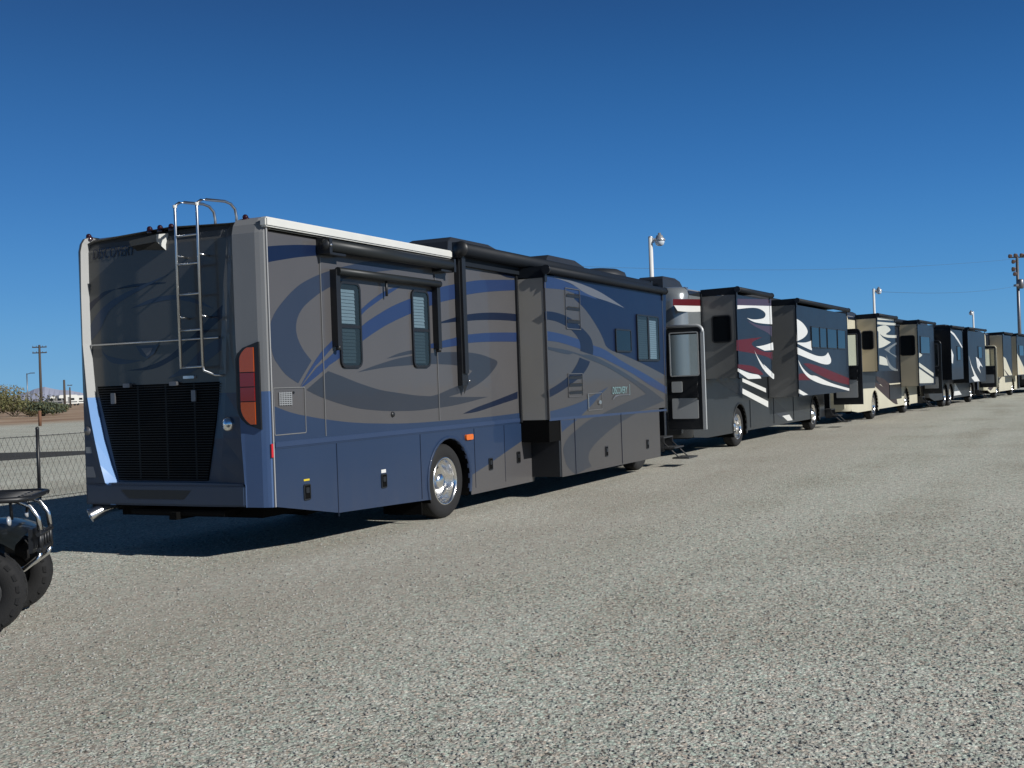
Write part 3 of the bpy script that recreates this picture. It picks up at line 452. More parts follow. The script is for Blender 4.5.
S1S=[['blue',[[6.335,1.164],[6.997,1.149],[6.922,1.131],[6.846,1.113],[6.77,1.094],[6.693,1.074],[6.613,1.053],[6.533,1.031],[6.452,1.009],[6.37,0.986]]],['ringdark',[[7.948,1.148],[7.857,1.152],[7.761,1.153],[7.655,1.148],[7.532,1.132],[7.38,1.102],[7.208,1.061],[7.04,1.017],[6.899,0.979],[6.793,0.95],[6.706,0.924],[6.633,0.899],[6.569,0.871],[6.511,0.839],[6.462,0.805],[6.425,0.77],[6.4,0.737],[6.392,0.705],[6.399,0.675],[6.413,0.644],[6.431,0.61],[6.446,0.574],[6.464,0.535],[6.491,0.496],[6.532,0.457],[6.591,0.419],[6.665,0.381],[6.749,0.343],[6.839,0.305],[7.52,0.377],[7.472,0.405],[7.431,0.435],[7.4,0.465],[7.386,0.497],[7.386,0.531],[7.398,0.566],[7.429,0.604],[7.486,0.642],[7.576,0.682],[7.693,0.725],[7.83,0.768],[7.976,0.81],[8.131,0.852],[8.3,0.895],[8.484,0.937],[8.683,0.978],[8.901,1.018],[9.137,1.058],[9.388,1.097],[9.649,1.137]]]]
R1=[['rnavy',[[2.021,2.036],[1.941,2.041],[1.862,2.047],[1.785,2.056],[1.71,2.069],[1.635,2.086],[1.562,2.106],[1.492,2.129],[1.427,2.153],[1.372,2.179],[1.324,2.206],[1.276,2.236],[1.223,2.268],[1.162,2.304],[1.097,2.344],[1.032,2.385],[0.971,2.425],[0.918,2.465],[0.868,2.506],[0.82,2.546],[0.772,2.583],[0.722,2.617],[0.673,2.649],[0.625,2.68],[0.576,2.71],[0.582,2.572],[0.625,2.547],[0.667,2.523],[0.71,2.497],[0.753,2.47],[0.795,2.441],[0.838,2.41],[0.881,2.379],[0.926,2.348],[0.974,2.317],[1.023,2.286],[1.074,2.255],[1.127,2.226],[1.18,2.198],[1.235,2.171],[1.293,2.146],[1.354,2.122],[1.418,2.097],[1.484,2.073],[1.556,2.052],[1.635,2.037],[1.722,2.03],[1.817,2.028],[1.918,2.031]]],['rnavy2',[[2.38,2.282],[2.362,2.262],[2.341,2.243],[2.314,2.225],[2.277,2.209],[2.228,2.194],[2.169,2.181],[2.105,2.169],[2.042,2.16],[1.979,2.152],[1.914,2.147],[1.849,2.143],[1.783,2.139],[1.842,2.129],[1.9,2.119],[1.959,2.112],[2.018,2.11],[2.079,2.11],[2.142,2.113],[2.202,2.122],[2.254,2.139],[2.294,2.165],[2.327,2.2],[2.355,2.24]]],['rnavy',[[2.586,2.789],[2.541,2.812],[2.497,2.835],[2.452,2.857],[2.406,2.877],[2.374,2.896],[2.352,2.914],[2.309,2.93],[2.216,2.943],[2.026,2.951],[1.773,2.955],[1.538,2.958],[1.4,2.962],[1.392,2.967],[1.466,2.973],[1.575,2.978],[1.668,2.981],[1.737,2.982],[1.807,2.982],[1.876,2.98],[1.943,2.975],[2.008,2.967],[2.071,2.957],[2.132,2.944],[2.191,2.927],[2.249,2.905],[2.306,2.88],[2.36,2.852],[2.409,2.823],[2.452,2.794],[2.491,2.763],[2.526,2.732],[2.559,2.7]]],['rnavy2',[[1.938,2.71],[1.85,2.738],[1.765,2.765],[1.681,2.787],[1.599,2.804],[1.521,2.816],[1.445,2.823],[1.371,2.825],[1.297,2.823],[1.222,2.816],[1.148,2.803],[1.075,2.787],[1.004,2.766],[0.937,2.739],[0.872,2.708],[0.808,2.673],[0.745,2.637],[0.809,2.659],[0.873,2.68],[0.939,2.7],[1.007,2.719],[1.077,2.737],[1.15,2.753],[1.224,2.767],[1.299,2.775],[1.373,2.777],[1.447,2.773],[1.523,2.765],[1.601,2.757],[1.682,2.747],[1.766,2.736],[1.851,2.723]]],['rnavy2',[[2.537,2.389],[2.546,2.433],[2.551,2.477],[2.546,2.522],[2.529,2.567],[2.495,2.614],[2.45,2.663],[2.394,2.71],[2.331,2.754],[2.268,2.79],[2.2,2.822],[2.117,2.854],[2.007,2.89],[1.865,2.929],[1.698,2.972],[1.516,3.015],[1.329,3.058],[1.501,3.001],[1.668,2.946],[1.82,2.893],[1.949,2.845],[2.049,2.807],[2.123,2.775],[2.182,2.744],[2.236,2.707],[2.284,2.659],[2.321,2.605],[2.354,2.551],[2.388,2.505],[2.426,2.469],[2.463,2.439],[2.5,2.413]]],['rnavy2',[[1.412,1.933],[1.341,1.967],[1.27,2.001],[1.201,2.036],[1.133,2.075],[1.069,2.119],[1.007,2.167],[0.945,2.213],[0.882,2.252],[0.819,2.282],[0.755,2.305],[0.692,2.325],[0.628,2.342],[0.633,2.222],[0.683,2.192],[0.734,2.161],[0.786,2.131],[0.841,2.101],[0.899,2.068],[0.958,2.035],[1.021,2.004],[1.089,1.979],[1.163,1.961],[1.243,1.949],[1.327,1.94]]]]
T2=[[0,'silver',[[0.345,1.16],[1.12,1.16],[1.12,3.56],[0.345,3.56]]],[0,'red',[[-0.655,3.425],[1.341,3.52],[1.324,3.364],[-0.669,3.288]]],[0,'white',[[-0.598,3.291],[1.242,3.36],[1.229,3.234],[1.0,3.222],[0.777,3.21],[0.562,3.199],[0.355,3.192],[0.158,3.186],[-0.031,3.184],[-0.214,3.182],[-0.392,3.182]]],[1,'purple',[[1.243,3.47],[4.028,3.599],[4.006,3.425],[1.225,3.32]]],[1,'white',[[1.226,3.325],[4.028,3.432],[4.044,2.985],[3.843,2.981],[3.644,2.978],[3.446,2.976],[3.248,2.975],[3.046,2.976],[2.841,2.978],[2.645,2.983],[2.466,2.992],[2.31,3.007],[2.169,3.025],[2.038,3.046],[1.913,3.069],[2.04,3.059],[2.172,3.051],[2.315,3.047],[2.473,3.047],[2.666,3.054],[2.887,3.067],[3.099,3.083],[3.264,3.102],[3.372,3.126],[3.442,3.154],[3.476,3.183],[3.48,3.209],[3.452,3.234],[3.391,3.258],[3.301,3.279],[3.188,3.296],[3.06,3.31],[2.913,3.321],[2.732,3.326],[2.507,3.323],[2.228,3.31],[1.908,3.289],[1.565,3.263],[1.215,3.236]]],[1,'red',[[1.07,2.541],[3.133,2.648],[2.83,2.606],[2.562,2.566],[2.357,2.529],[2.241,2.494],[2.231,2.462],[2.307,2.432],[2.442,2.404],[2.608,2.376],[2.778,2.352],[2.949,2.33],[3.12,2.312],[3.291,2.299],[3.459,2.294],[3.627,2.294],[3.795,2.299],[3.963,2.305],[3.937,2.104],[3.801,2.132],[3.632,2.16],[3.402,2.187],[3.079,2.213],[2.65,2.238],[2.144,2.262],[1.597,2.284],[1.042,2.306]]],[1,'purple',[[1.931,3.014],[2.12,2.988],[2.319,2.965],[2.534,2.945],[2.774,2.931],[3.044,2.925],[3.341,2.926],[3.659,2.931],[3.992,2.939],[3.959,2.679],[3.861,2.704],[3.752,2.729],[3.62,2.755],[3.453,2.782],[3.23,2.809],[2.965,2.838],[2.701,2.866],[2.48,2.895],[2.31,2.924],[2.168,2.954],[2.045,2.984]]],[1,'white',[[2.565,2.417],[2.715,2.423],[2.869,2.43],[3.033,2.44],[3.209,2.453],[3.401,2.47],[3.607,2.49],[3.823,2.513],[4.046,2.536],[4.075,2.349],[3.294,2.327]]],[1,'white',[[2.411,2.333],[2.489,2.284],[2.572,2.234],[2.665,2.182],[2.772,2.129],[2.916,2.064],[3.088,1.991],[3.245,1.927],[3.34,1.891],[3.322,1.901],[3.227,1.944],[3.142,1.987],[3.152,1.997],[3.284,1.966],[3.493,1.909],[3.756,1.835],[4.05,1.751],[4.037,1.65],[4.02,1.64],[3.989,1.636],[3.93,1.643],[3.828,1.667],[3.666,1.709],[3.458,1.766],[3.239,1.835],[3.041,1.914],[2.871,2.005],[2.711,2.108],[2.559,2.219]]],[1,'red',[[1.094,2.0],[1.433,1.993],[1.767,1.983],[2.082,1.968],[2.363,1.944],[2.598,1.908],[2.794,1.864],[2.964,1.813],[3.122,1.759],[3.066,1.751],[2.983,1.746],[2.846,1.749],[2.629,1.764],[2.319,1.792],[1.938,1.83],[1.518,1.875],[1.084,1.921]]],[1,'white',[[1.083,1.908],[1.312,1.877],[1.54,1.847],[1.76,1.82],[1.969,1.797],[2.17,1.781],[2.363,1.771],[2.536,1.762],[2.676,1.75],[2.775,1.731],[2.839,1.71],[2.881,1.688],[2.911,1.664],[1.861,1.663],[1.075,1.843]]],[0,'white',[[4.133,1.682],[6.21,1.386],[6.219,1.276],[4.122,1.594]]],[0,'white',[[4.103,1.428],[6.392,1.036],[6.371,0.874],[4.087,1.296]]],[0,'ringdark',[[1.783,1.722],[2.748,1.711],[4.111,1.48],[4.08,1.213],[2.886,1.462]]],[0,'ringdark',[[6.46,1.218],[8.562,0.603],[7.673,0.519],[6.414,0.862]]],[0,'white',[[7.757,0.587],[8.515,0.595],[8.856,0.423],[8.3,0.425]]],[1,'white',[[6.474,3.197],[6.654,3.177],[6.83,3.154],[6.997,3.127],[7.149,3.093],[7.297,3.051],[7.44,3.001],[7.55,2.948],[7.6,2.899],[7.576,2.853],[7.494,2.81],[7.372,2.769],[7.225,2.73],[7.052,2.695],[6.848,2.663],[6.624,2.634],[6.392,2.605]]],[1,'white',[[6.424,2.575],[6.661,2.575],[6.895,2.577],[7.121,2.581],[7.334,2.589],[7.529,2.602],[7.708,2.619],[7.878,2.638],[8.044,2.659],[8.003,2.379],[7.843,2.394],[7.678,2.409],[7.503,2.426],[7.314,2.446],[7.105,2.468],[6.883,2.492],[6.653,2.518],[6.42,2.544]]],[1,'white',[[6.395,2.45],[6.687,2.416],[6.981,2.382],[7.272,2.35],[7.556,2.32],[7.835,2.293],[8.109,2.267],[8.374,2.245],[8.625,2.23],[8.864,2.222],[9.092,2.22],[9.301,2.224],[9.483,2.235],[9.632,2.252],[9.752,2.278],[9.852,2.307],[9.943,2.34],[10.074,2.279],[10.19,2.22],[10.277,2.166],[10.317,2.118],[10.309,2.077],[10.259,2.043],[10.169,2.016],[10.04,1.997],[9.873,1.988],[9.668,1.987],[9.429,1.994],[9.159,2.008],[8.849,2.03],[8.506,2.061],[8.147,2.095],[7.793,2.128],[7.444,2.161],[7.092,2.195],[6.741,2.23],[6.394,2.264]]],[1,'white',[[6.47,2.109],[6.582,2.047],[6.7,1.986],[6.83,1.928],[6.976,1.874],[7.148,1.823],[7.342,1.775],[7.541,1.732],[7.731,1.7],[7.88,1.685],[8.005,1.683],[8.16,1.681],[8.403,1.663],[8.764,1.62],[9.215,1.561],[9.725,1.496],[10.257,1.436],[10.811,1.384],[11.406,1.333],[12.038,1.282],[12.701,1.232],[12.687,1.151],[12.118,1.196],[11.57,1.24],[11.045,1.281],[10.547,1.32],[10.072,1.354],[9.618,1.385],[9.189,1.416],[8.79,1.453],[8.414,1.494],[8.06,1.539],[7.737,1.587],[7.458,1.64],[7.224,1.701],[7.027,1.769],[6.862,1.836],[6.727,1.899],[6.625,1.955],[6.556,2.008],[6.508,2.059]]],[1,'red',[[6.995,2.009],[7.172,2.02],[7.409,2.024],[7.766,2.012],[8.311,1.975],[9.104,1.906],[10.132,1.808],[11.362,1.685],[12.752,1.544],[12.718,1.334],[12.064,1.379],[11.436,1.424],[10.837,1.471],[10.271,1.522],[9.725,1.579],[9.2,1.639],[8.713,1.701],[8.28,1.762],[7.905,1.823],[7.576,1.885],[7.277,1.947]]],[1,'red',[[6.43,1.73],[6.571,1.743],[6.716,1.752],[6.865,1.753],[7.02,1.74],[7.184,1.711],[7.355,1.667],[7.53,1.615],[7.71,1.557],[6.408,1.575]]],[1,'white',[[6.4,1.342],[7.39,1.169],[6.874,1.16],[6.385,1.234]]]]
T3=[[0,'cream',[[0.345,1.26],[1.29,1.26],[1.29,3.52],[0.345,3.52]]],[1,'white3',[[1.449,3.586],[4.124,3.633],[4.112,3.565],[1.436,3.504]]],[1,'white3',[[1.426,3.44],[4.39,3.474],[4.377,3.394],[3.806,3.381],[3.26,3.369],[2.749,3.361],[2.277,3.356],[1.835,3.354],[1.412,3.353]]],[1,'white3',[[1.397,3.253],[1.884,3.302],[2.346,3.339],[2.747,3.349],[3.103,3.318],[3.391,3.26],[3.505,3.199],[3.254,3.137],[2.833,3.074],[2.695,3.03],[3.034,3.016],[3.666,3.021],[4.465,3.036],[4.448,2.936],[3.677,2.923],[2.983,2.921],[2.408,2.941],[1.978,2.989],[1.652,3.058],[1.378,3.137]]],[1,'white3',[[1.535,3.14],[1.682,3.062],[1.868,2.986],[2.134,2.918],[2.511,2.86],[2.975,2.809],[3.49,2.761],[3.087,2.698],[2.704,2.642],[2.352,2.596],[2.04,2.565],[1.758,2.544],[1.491,2.528]]],[1,'white3',[[1.554,2.266],[1.917,2.249],[2.261,2.224],[2.558,2.181],[2.864,2.103],[3.121,2.007],[3.129,1.941],[2.781,1.927],[2.196,1.944],[1.508,1.975]]],[1,'grey3',[[2.336,2.495],[4.421,2.774],[4.408,2.7],[3.802,2.611],[3.344,2.528],[3.157,2.454],[3.322,2.39],[3.756,2.333],[4.337,2.278],[4.327,2.216]]],[1,'grey3',[[2.582,2.33],[2.813,2.184],[3.065,2.049],[3.355,1.94],[3.697,1.866],[4.082,1.817],[4.491,1.782],[4.481,1.72],[3.928,1.737],[3.438,1.775],[3.058,1.851],[2.816,1.979],[2.674,2.145]]],[0,'brown',[[4.058,1.575],[4.674,1.529],[5.281,1.469],[5.853,1.381],[6.395,1.252],[6.897,1.094],[7.304,0.928],[7.574,0.761],[7.74,0.588],[7.853,0.412],[7.463,0.486],[7.065,0.571],[6.642,0.682],[6.178,0.837],[5.693,1.014],[5.234,1.167],[4.815,1.277],[4.419,1.364],[4.037,1.439]]],[0,'brown',[[4.025,1.364],[4.521,1.287],[5.02,1.201],[5.513,1.098],[6.012,0.962],[6.505,0.808],[6.949,0.673],[7.318,0.574],[7.632,0.497],[7.92,0.43],[7.745,0.408],[7.45,0.423],[6.922,0.509],[6.098,0.688],[5.08,0.928],[3.998,1.191]]],[1,'white3',[[8.645,2.025],[11.731,1.578],[11.703,1.436],[8.618,1.877]]],[1,'white3',[[8.602,1.789],[11.685,1.343],[11.65,1.165],[8.6,1.202],[8.577,1.655]]],[1,'white3',[[8.717,2.418],[9.019,2.391],[9.252,2.363],[9.343,2.333],[9.241,2.299],[8.996,2.264],[8.682,2.228]]],[0,'slate',[[-0.092,1.667],[4.168,1.574],[3.989,1.129],[1.992,1.141]]]]
# ------------------------------------------------------------------ motorhome one (the near one)
def build_near_motorhome():
    t = thing('motorhome', 'taupe and blue motorhome nearest the camera, ladder and black grille on its rear', 'motorhome', (0,0,0), 0, 'motorhomes parked in a row')
    L = 13.0; wheels = [3.73, 11.28]
    fs = side_map(0)
    body = shell(t, L, 'taupe', 'blue', wheels, 1.15, .30, D1, (11.9, 12.62), cap=False, bottom=[(.10, .56), (1.2, .37), (2.4, .33), (11.9, .30)], skirtdec=D1S)
    # belt moulding, panel seams
    tr = MB(); tr.box(.10, 5.92, -.014, 0, 1.165, 1.225, 'beltblue')
    tr.build('belt_moulding', body, bevel=.005)
    se = MB()
    for x, z0, z1, m, w in ((.99, 1.24, 3.2, 'lighttrim', .010), (3.50, 1.30, 3.2, 'lighttrim', .010), (.078, .56, 3.46, 'seamtrim', .014)):
        se.box(x-w/2, x+w/2, -.012, .0, z0, z1, m)
    se.build('panel_trim', body)
    gp = MB()
    for x in (1.19, 3.0, 4.44, 5.36): gp.box(x-.005, x+.005, -.0045, .0, .33, 1.145, 'navydark')
    gp.build('panel_gap', body)
    # access panel with the small vent
    ap = MB(); ap.ring(fs, .10, .64, 1.29, 1.785, .02, .010, .0, .010, 'lighttrim', 3); a = ap.build('access_panel', t)
    vt = MB()
    for k in range(7): vt.box(.19, .405, -.014, -.004, 1.60+k*.02, 1.611+k*.02, 'ventgrey')
    for k in range(6): vt.box(.195+k*.04, .205+k*.04, -.012, -.004, 1.595, 1.735, 'ventgrey')
    vt.build('vent_grille', a)
    lk = MB(); lk.rr(fs, .43, .455, 1.715, 1.74, .012, 0, .012, 'black', 4); lk.build('lock', a)
    # latches of the bay doors, stickers
    for x, z in ((.62, .66), (2.13, .64), (4.90, .62), (5.80, .65)):
        q = MB(); q.ring(fs, x-.06, x+.06, z-.085, z+.085, .02, .014, 0, .012, 'black', 3); q.rr(fs, x-.05, x+.05, z-.075, z+.075, .015, 0, .004, 'blackmat', 3); q.rr(fs, x-.03, x+.03, z-.01, z+.05, .01, .002, .016, 'black', 3); q.build('bay_latch', body)
    s = MB(); s.rr(fs, .57, .67, .78, .80, .004, .001, .004, 'yellow', 2); s.rr(fs, 2.08, 2.18, .735, .775, .004, .001, .004, 'whitesticker', 2); s.build('sticker', body)
    am = MB(); am.rr(fs, 4.17, 4.37, 1.0, 1.075, .025, 0, .03, 'amber', 4); am.build('marker_light', body)
    dr = MB(); dr.lathe([(.035, 0), (.03, .02), (.001, .022)], (2.37, 0, 1.42), (0,-1,0), 'black', 10); dr.build('drain_cap', body)
    # windows with blinds
    for a0, a1, z0, z1 in ((1.31, 1.74, 1.985, 2.965), (2.88, 3.30, 1.985, 2.965)):
        zm = 2.455
        window(t, fs, a0, a1, z0, z1, .09, zm, [(zm+.03, z1-.09, a0+.03, a1-.115, 'blind'), (z0+.05, zm-.03, a0+.05, a1-.12, 'blinddim')])
    # awning frame over the two windows
    wa = MB(); wa.tube([(1.20, -.09, 3.06), (3.47, -.09, 3.06)], .045, 'greytube', 12)
    for x in (1.215, 3.455): wa.box(x-.04, x+.04, -.085, -.0, 2.22, 3.08, 'black'); wa.tube([(x, -.06, 2.24), (x, -.06, 2.18)], .03, 'black', 8)
    wa.tube([(2.26, -.05, 3.03), (2.26, -.05, 2.84)], .018, 'black', 6)
    wa.build('window_awning', t)
    # white roof rail with the grey awning roll hung under it
    ra = MB(); ra.box(.03, 3.92, -.05, .04, 3.435, 3.535, 'whitetrim'); ra.box(.10, 3.90, -.03, 0, 3.40, 3.433, 'greytube'); rail = ra.build('roof_rail', t, bevel=.02)
    ro = MB(); ro.tube([(.98, -.11, 3.325), (3.72, -.11, 3.325)], .072, 'greytube', 16); aw = ro.build('awning_roll', t)
    br = MB()
    for x in (.94, 3.72): br.box(x, x+.05, -.18, 0, 3.23, 3.40, 'black'); br.lathe([(.065, 0), (.05, .02), (.001, .03)], (x if x < 2 else x+.05, -.11, 3.325), (-1 if x < 2 else 1, 0, 0), 'black', 12)
    for x in (1.0, 3.45): br.box(x, x+.3, -.14, 0, 3.225, 3.25, 'black')
    br.lathe([(.016, 0), (.016, .012), (.001, .013)], (.96, -.18, 3.32), (0,-1,0), 'chromebar', 8)
    br.build('bracket', aw)
    # large patio awning: arm and roll
    pa = MB(); pa.tube([(4.02, -.13, 3.56), (11.55, -.13, 3.545)], .092, 'darkfab', 16); pa.box(4.03, 11.55, -.06, .06, 3.36, 3.55, 'darkfab'); pw = pa.build('patio_awning', t)
    ar = MB(); ar.box(4.03, 4.19, -.075, -.012, 1.74, 3.60, 'black'); ar.box(4.06, 4.16, -.11, -.07, 1.9, 3.55, 'black'); ar.box(4.0, 4.03, -.16, 0, 3.45, 3.66, 'black'); ar.face([(4.05, -.07, 1.74), (4.17, -.07, 1.74), (4.11, -.05, 1.62)], 'black')
    ar.lathe([(.11, 0), (.10, .03), (.03, .05), (.001, .05)], (4.01, -.13, 3.56), (-1,0,0), 'black', 14)
    ar.lathe([(.016, 0), (.016, .012), (.001, .013)], (4.15, -.112, 1.80), (0,-1,0), 'chromebar', 8); ar.box(11.55, 11.6, -.2, 0, 3.45, 3.64, 'black')
    ar.build('awning_arm', pw)
    # slide-out room and the bays that travel with it
    so = slide_out(t, 5.93, 11.34, .47, 1.19, 3.29, 'taupeslide', 'slideface', S1)
    y = -.47; f = side_map(y)
    window(t, f, 9.82, 11.02, 2.07, 2.91, .05, None, [(2.11, 2.82, 10.47, 10.87, 'blind'), (2.11, 2.82, 9.88, 10.35, 'blinddim')])
    window(t, f, 8.74, 9.50, 2.22, 2.62, .05, None, None, glassm='glassdark')  # added dark pane over a dark rectangle in the navy paint
    wd = MB(); wd.rr(f, 10.38, 10.46, 2.09, 2.89, .01, .018, .03, 'black', 2); wd.build('window_post', so)
    for (a0, a1, z0, z1, m) in ((6.66, 7.24, 2.55, 3.19, 'taupe'), (6.66, 7.24, 1.50, 1.87, 'taupe')):
        v = MB(); v.ring(f, a0, a1, z0, z1, .02, .015, .008, .014, 'taupe', 3); vo = v.build('vent_panel', t)
        n = 3; lv = MB()
        for k in range(n):
            zz = z0+(k+.6)*(z1-z0)/(n+.2); lv.rr(f, a0+.05, a1-.03, zz-.02, zz+.02, .015, .002, .009, 'black', 2)
            lv.face([f(a0+.05, zz+.022, .012), f(a1-.03, zz+.022, .012), f(a1-.03, zz+.03, .03), f(a0+.05, zz+.03, .03)], 'lighttrim')
        lv.build('louvre', vo)
    h = MB(); h.ring(f, 7.42, 8.05, 1.27, 1.545, .02, .008, .007, .013, 'lighttrim', 3); ho = h.build('hatch', t)
    hh = MB(); hh.rr(f, 7.86, 7.96, 1.36, 1.42, .02, .006, .03, 'chromebar', 3); hh.rr(f, 7.425, 7.445, 1.30, 1.53, .004, .006, .02, 'chromebar', 2); hh.build('handle', ho)
    text('DISCOVERY', 'teal', .17, (90,0,0), (8.50, y-.016, 1.51), so, .2, 'lettering', .78)
    sw = MB(); sw.face([f(a, b, .016) for a, b in ((8.50, 1.40), (8.62, 1.45), (8.80, 1.475), (9.34, 1.475), (9.34, 1.487), (8.80, 1.492), (8.66, 1.49), (8.55, 1.45))], 'swoosh'); sw.face([f(a, b, .016) for a, b in ((9.34, 1.475), (9.352, 1.475), (9.352, 1.66), (9.34, 1.66))], 'teal'); sw.build('logo_swoosh', so)
    bm_ = MB(); x0, x1 = 6.33, 10.93
    bm_.face([f(x0, .31), f(x1, .28), f(x1, 1.188), f(x0, 1.188)], 'taupeslide'); bm_.face([(x0, 0, .31), (x0, y, .31), (x0, y, 1.188), (x0, 0, 1.188)], 'black'); bm_.face([(x1, 0, .28), (x1, y, .28), (x1, y, 1.188), (x1, 0, 1.188)], 'taupe')
    bm_.face([(x0, .5, .315), (x1, .5, .285), (x1, y, .285), (x0, y, .315)], 'blackmat')
    for i, (m, p) in enumerate(D1SS): bm_.decal(p, m, lambda a, c: f(a, c, .001+.0004*i))
    for x in (6.86, 8.9): bm_.box(x-.006, x+.006, y-.009, y+.004, .31, 1.17, 'navydark')
    bay = bm_.build('storage_bay', t)
    for x, z in ((8.17, .57), (10.21, .56)):
        q = MB(); q.ring(f, x-.06, x+.06, z-.085, z+.085, .02, .014, 0, .012, 'black', 3); q.rr(f, x-.05, x+.05, z-.075, z+.075, .015, 0, .006, 'blackmat', 3); q.rr(f, x-.03, x+.03, z-.01, z+.05, .01, .002, .018, 'black', 3); q.build('bay_latch', bay)
    # shade of the well beside the bay, painted in as near-black boxes
    rw = MB(); rw.box(5.93, 6.32, -.46, -.005, .86, 1.188, 'blackmat'); rw.box(6.26, 6.325, -.465, -.004, .32, .86, 'black'); rw.build('bay_recess_shade', so)
    tyre_and_rim(t, wheels[0], .06, True); tyre_and_rim(t, wheels[1], .06, False)
    for x in wheels: tyre_and_rim(t, x, W-.06, True, side=1, small=True)
    mf = MB(); mf.box(3.06, 3.08, .05, .62, .12, .5, 'blackmat'); mf.build('mud_flap', t)
    # roof units
    ac_unit(t, 5.2, 7.3, .75, 1.6, 3.53, 3.96); ac_unit(t, 8.7, 10.8, .75, 1.5, 3.53, 4.0)
    dm = MB()
    dm.lathe([(.55, 0), (.60, .25), (.56, .36), (.42, .43), (.2, .46), (.001, .47)], (12.0, 1.1, 3.54), (0,0,1), 'acdark', 24); dm.build('satellite_dome', t)
    # rear cap, a sculpted shell: (z, left outer y, left inner y, right outer y, right inner y)
    prof = [(.56, 2.20, 2.12, .31, .95), (.79, 2.25, 2.18, .31, .95), (.80, 2.255, 2.19, .32, .93), (1.0, 2.32, 2.28, .33, .88), (1.27, 2.39, 2.375, .345, .82), (1.5, 2.44, 2.43, .355, .77), (1.745, 2.48, 2.485, .36, .73), (1.75, 2.48, 2.487, .36, .73), (2.35, 2.522, 2.535, .375, .66), (2.9, 2.52, 2.538, .375, .61), (3.38, 2.505, 2.53, .375, .54), (3.47, 2.505, 2.53, .375, .54), (3.53, 2.505, 2.53, .375, .54), (3.56, 2.505, 2.53, .375, .54)]
    c = MB(); rows = []
    for k, (z, lo, li, ro_, ri) in enumerate(prof):
        dx = {11: .025, 12: .07, 13: .16}.get(k, 0); D = .12 if k > 1 else .0
        pr = [(.10, 0), (.05, .012), (.035, .05), (.02, .10), (.006, .30), (0, ro_), (.03, ro_+.02), (D*.7+.03*0, (ro_*.35+ri*.65)), (D, ri), (D, 1.6), (D, li), (-.015 if k > 1 else 0, lo), (-.015 if k > 1 else 0, min(lo+.03, 2.53)), (.006, 2.565), (.04, W-.005), (.10, W)]
        rows.append([(x+dx, y_, z - (.02 if y_ < .06 and k > 11 else 0)) for x, y_ in pr])
    def cm(a, k):
        low = a < 7
        if k == 10: return 'stripblue' if low else 'strip'
        if k in (0, 1, 2, 3, 4): return 'pillarblue' if low else 'pillar'
        return 'rblue' if low else 'rtaupe'
    c.grid(rows, cm, False)
    c.grid([rows[-1], [(.45, y_[1], 3.555 if .03 < y_[1] < 2.55 else 3.50) for y_ in rows[-1]]], 'rtaupe', False)
    fr = rear_map(.12)
    for i, (m, p) in enumerate(R1): c.decal(p, m, lambda a, b: fr(a, b, .001+.0004*i))
    rc = c.build('rear_cap', t)
    bp = MB(); bp.box(-.018, .2, .315, 2.53, .57, .775, 'rblue'); bp.box(-.005, .16, .33, 2.235, .772, .80, 'rblue'); bmp = bp.build('bumper', t, bevel=.012)
    sl = MB(); sl.face([(-.0205, y_, z) for y_, z in ((2.02, .73), (1.02, .73), (1.12, .635), (1.90, .635))], 'black'); sl.build('tow_slot', bmp)
    g = MB(); g.face([(.115, y_, z) for y_, z in ((2.46, 1.87), (.66, 1.87), (.89, .82), (2.18, .82))], 'blackmat')
    for k in range(38):
        z = .832+k*.0273; a = (z-.82)/1.05
        ya = 2.17+(2.445-2.17)*min(1, a*1.05)-.01; yb = .90+(.67-.90)*a
        g.box(.096, .108, yb, ya, z, z+.010, 'grille')
    for yy in (1.05, 1.45, 1.85): g.box(.109, .114, yy-.012, yy+.012, .83, 1.86, 'grille')
    go = g.build('engine_grille', t)
    ll = MB()
    for yy, z in ((2.19, 1.73), (1.03, 1.73)): ll.rr(rear_map(.092), yy-.03, yy+.03, z-.06, z+.06, .01, 0, .02, 'steel', 3)
    for yy, z in ((1.98, 1.865), (1.31, 1.865)): ll.rr(rear_map(.12), yy-.05, yy+.05, z-.02, z+.025, .01, 0, .05, 'steel', 3)
    ll.rr(rear_map(.12), 1.03, 1.18, 1.915, 1.945, .008, 0, .03, 'lampglass', 3)
    ll.build('grille_latch', go)
    # seam rail across the cap, emblem, lettering
    sr = MB(); sr.tube([(.10, 2.52, 2.335), (.10, .68, 2.335)], .011, 'alu', 8); sr.build('seam_rail', rc)
    em = MB(); em.face([(.112, y_, z) for y_, z in ((1.86, 2.30), (1.52, 2.30), (1.60, 2.20), (1.70, 2.15), (1.79, 2.2))], 'rnavy2'); em.face([(.109, y_, z) for y_, z in ((1.78, 2.27), (1.61, 2.27), (1.66, 2.20), (1.70, 2.18))], 'swoosh'); em.build('emblem', rc)
    text('DISCOVERY', 'rnavy', .165, (90,0,-90), (.112, 2.47, 3.30), rc, .25, 'lettering', .72)
    # camera housing
    ch = MB(); hb = [(.15, 1.82, 3.46), (.15, 1.37, 3.50), (.0, 1.40, 3.475), (.0, 1.80, 3.44)]; lb = [(.15, 1.80, 3.33), (.15, 1.375, 3.29), (.01, 1.41, 3.40), (.01, 1.78, 3.38)]
    ch.face(hb, 'rtaupe')
    for a, b, m in ((0,1,'rtaupe'), (1,2,'whitetrim'), (2,3,'rtaupe'), (3,0,'rtaupe')): ch.face([hb[a], hb[b], lb[b], lb[a]], m)  # white paints in the sunlight on the hood's right face; other faces stay taupe
    ch.face(lb, 'black'); ch.build('camera_hood', rc)
    cl = MB()
    for yy in (2.53, 1.62, 1.47, 1.31, .30): clearance_lamp(cl, (.14, yy, 3.545), .032, ax=(-.25, 0, 1))
    cl.build('clearance_light', rc)
    # right tail lamp, half-round, with four lenses
    tl = MB()
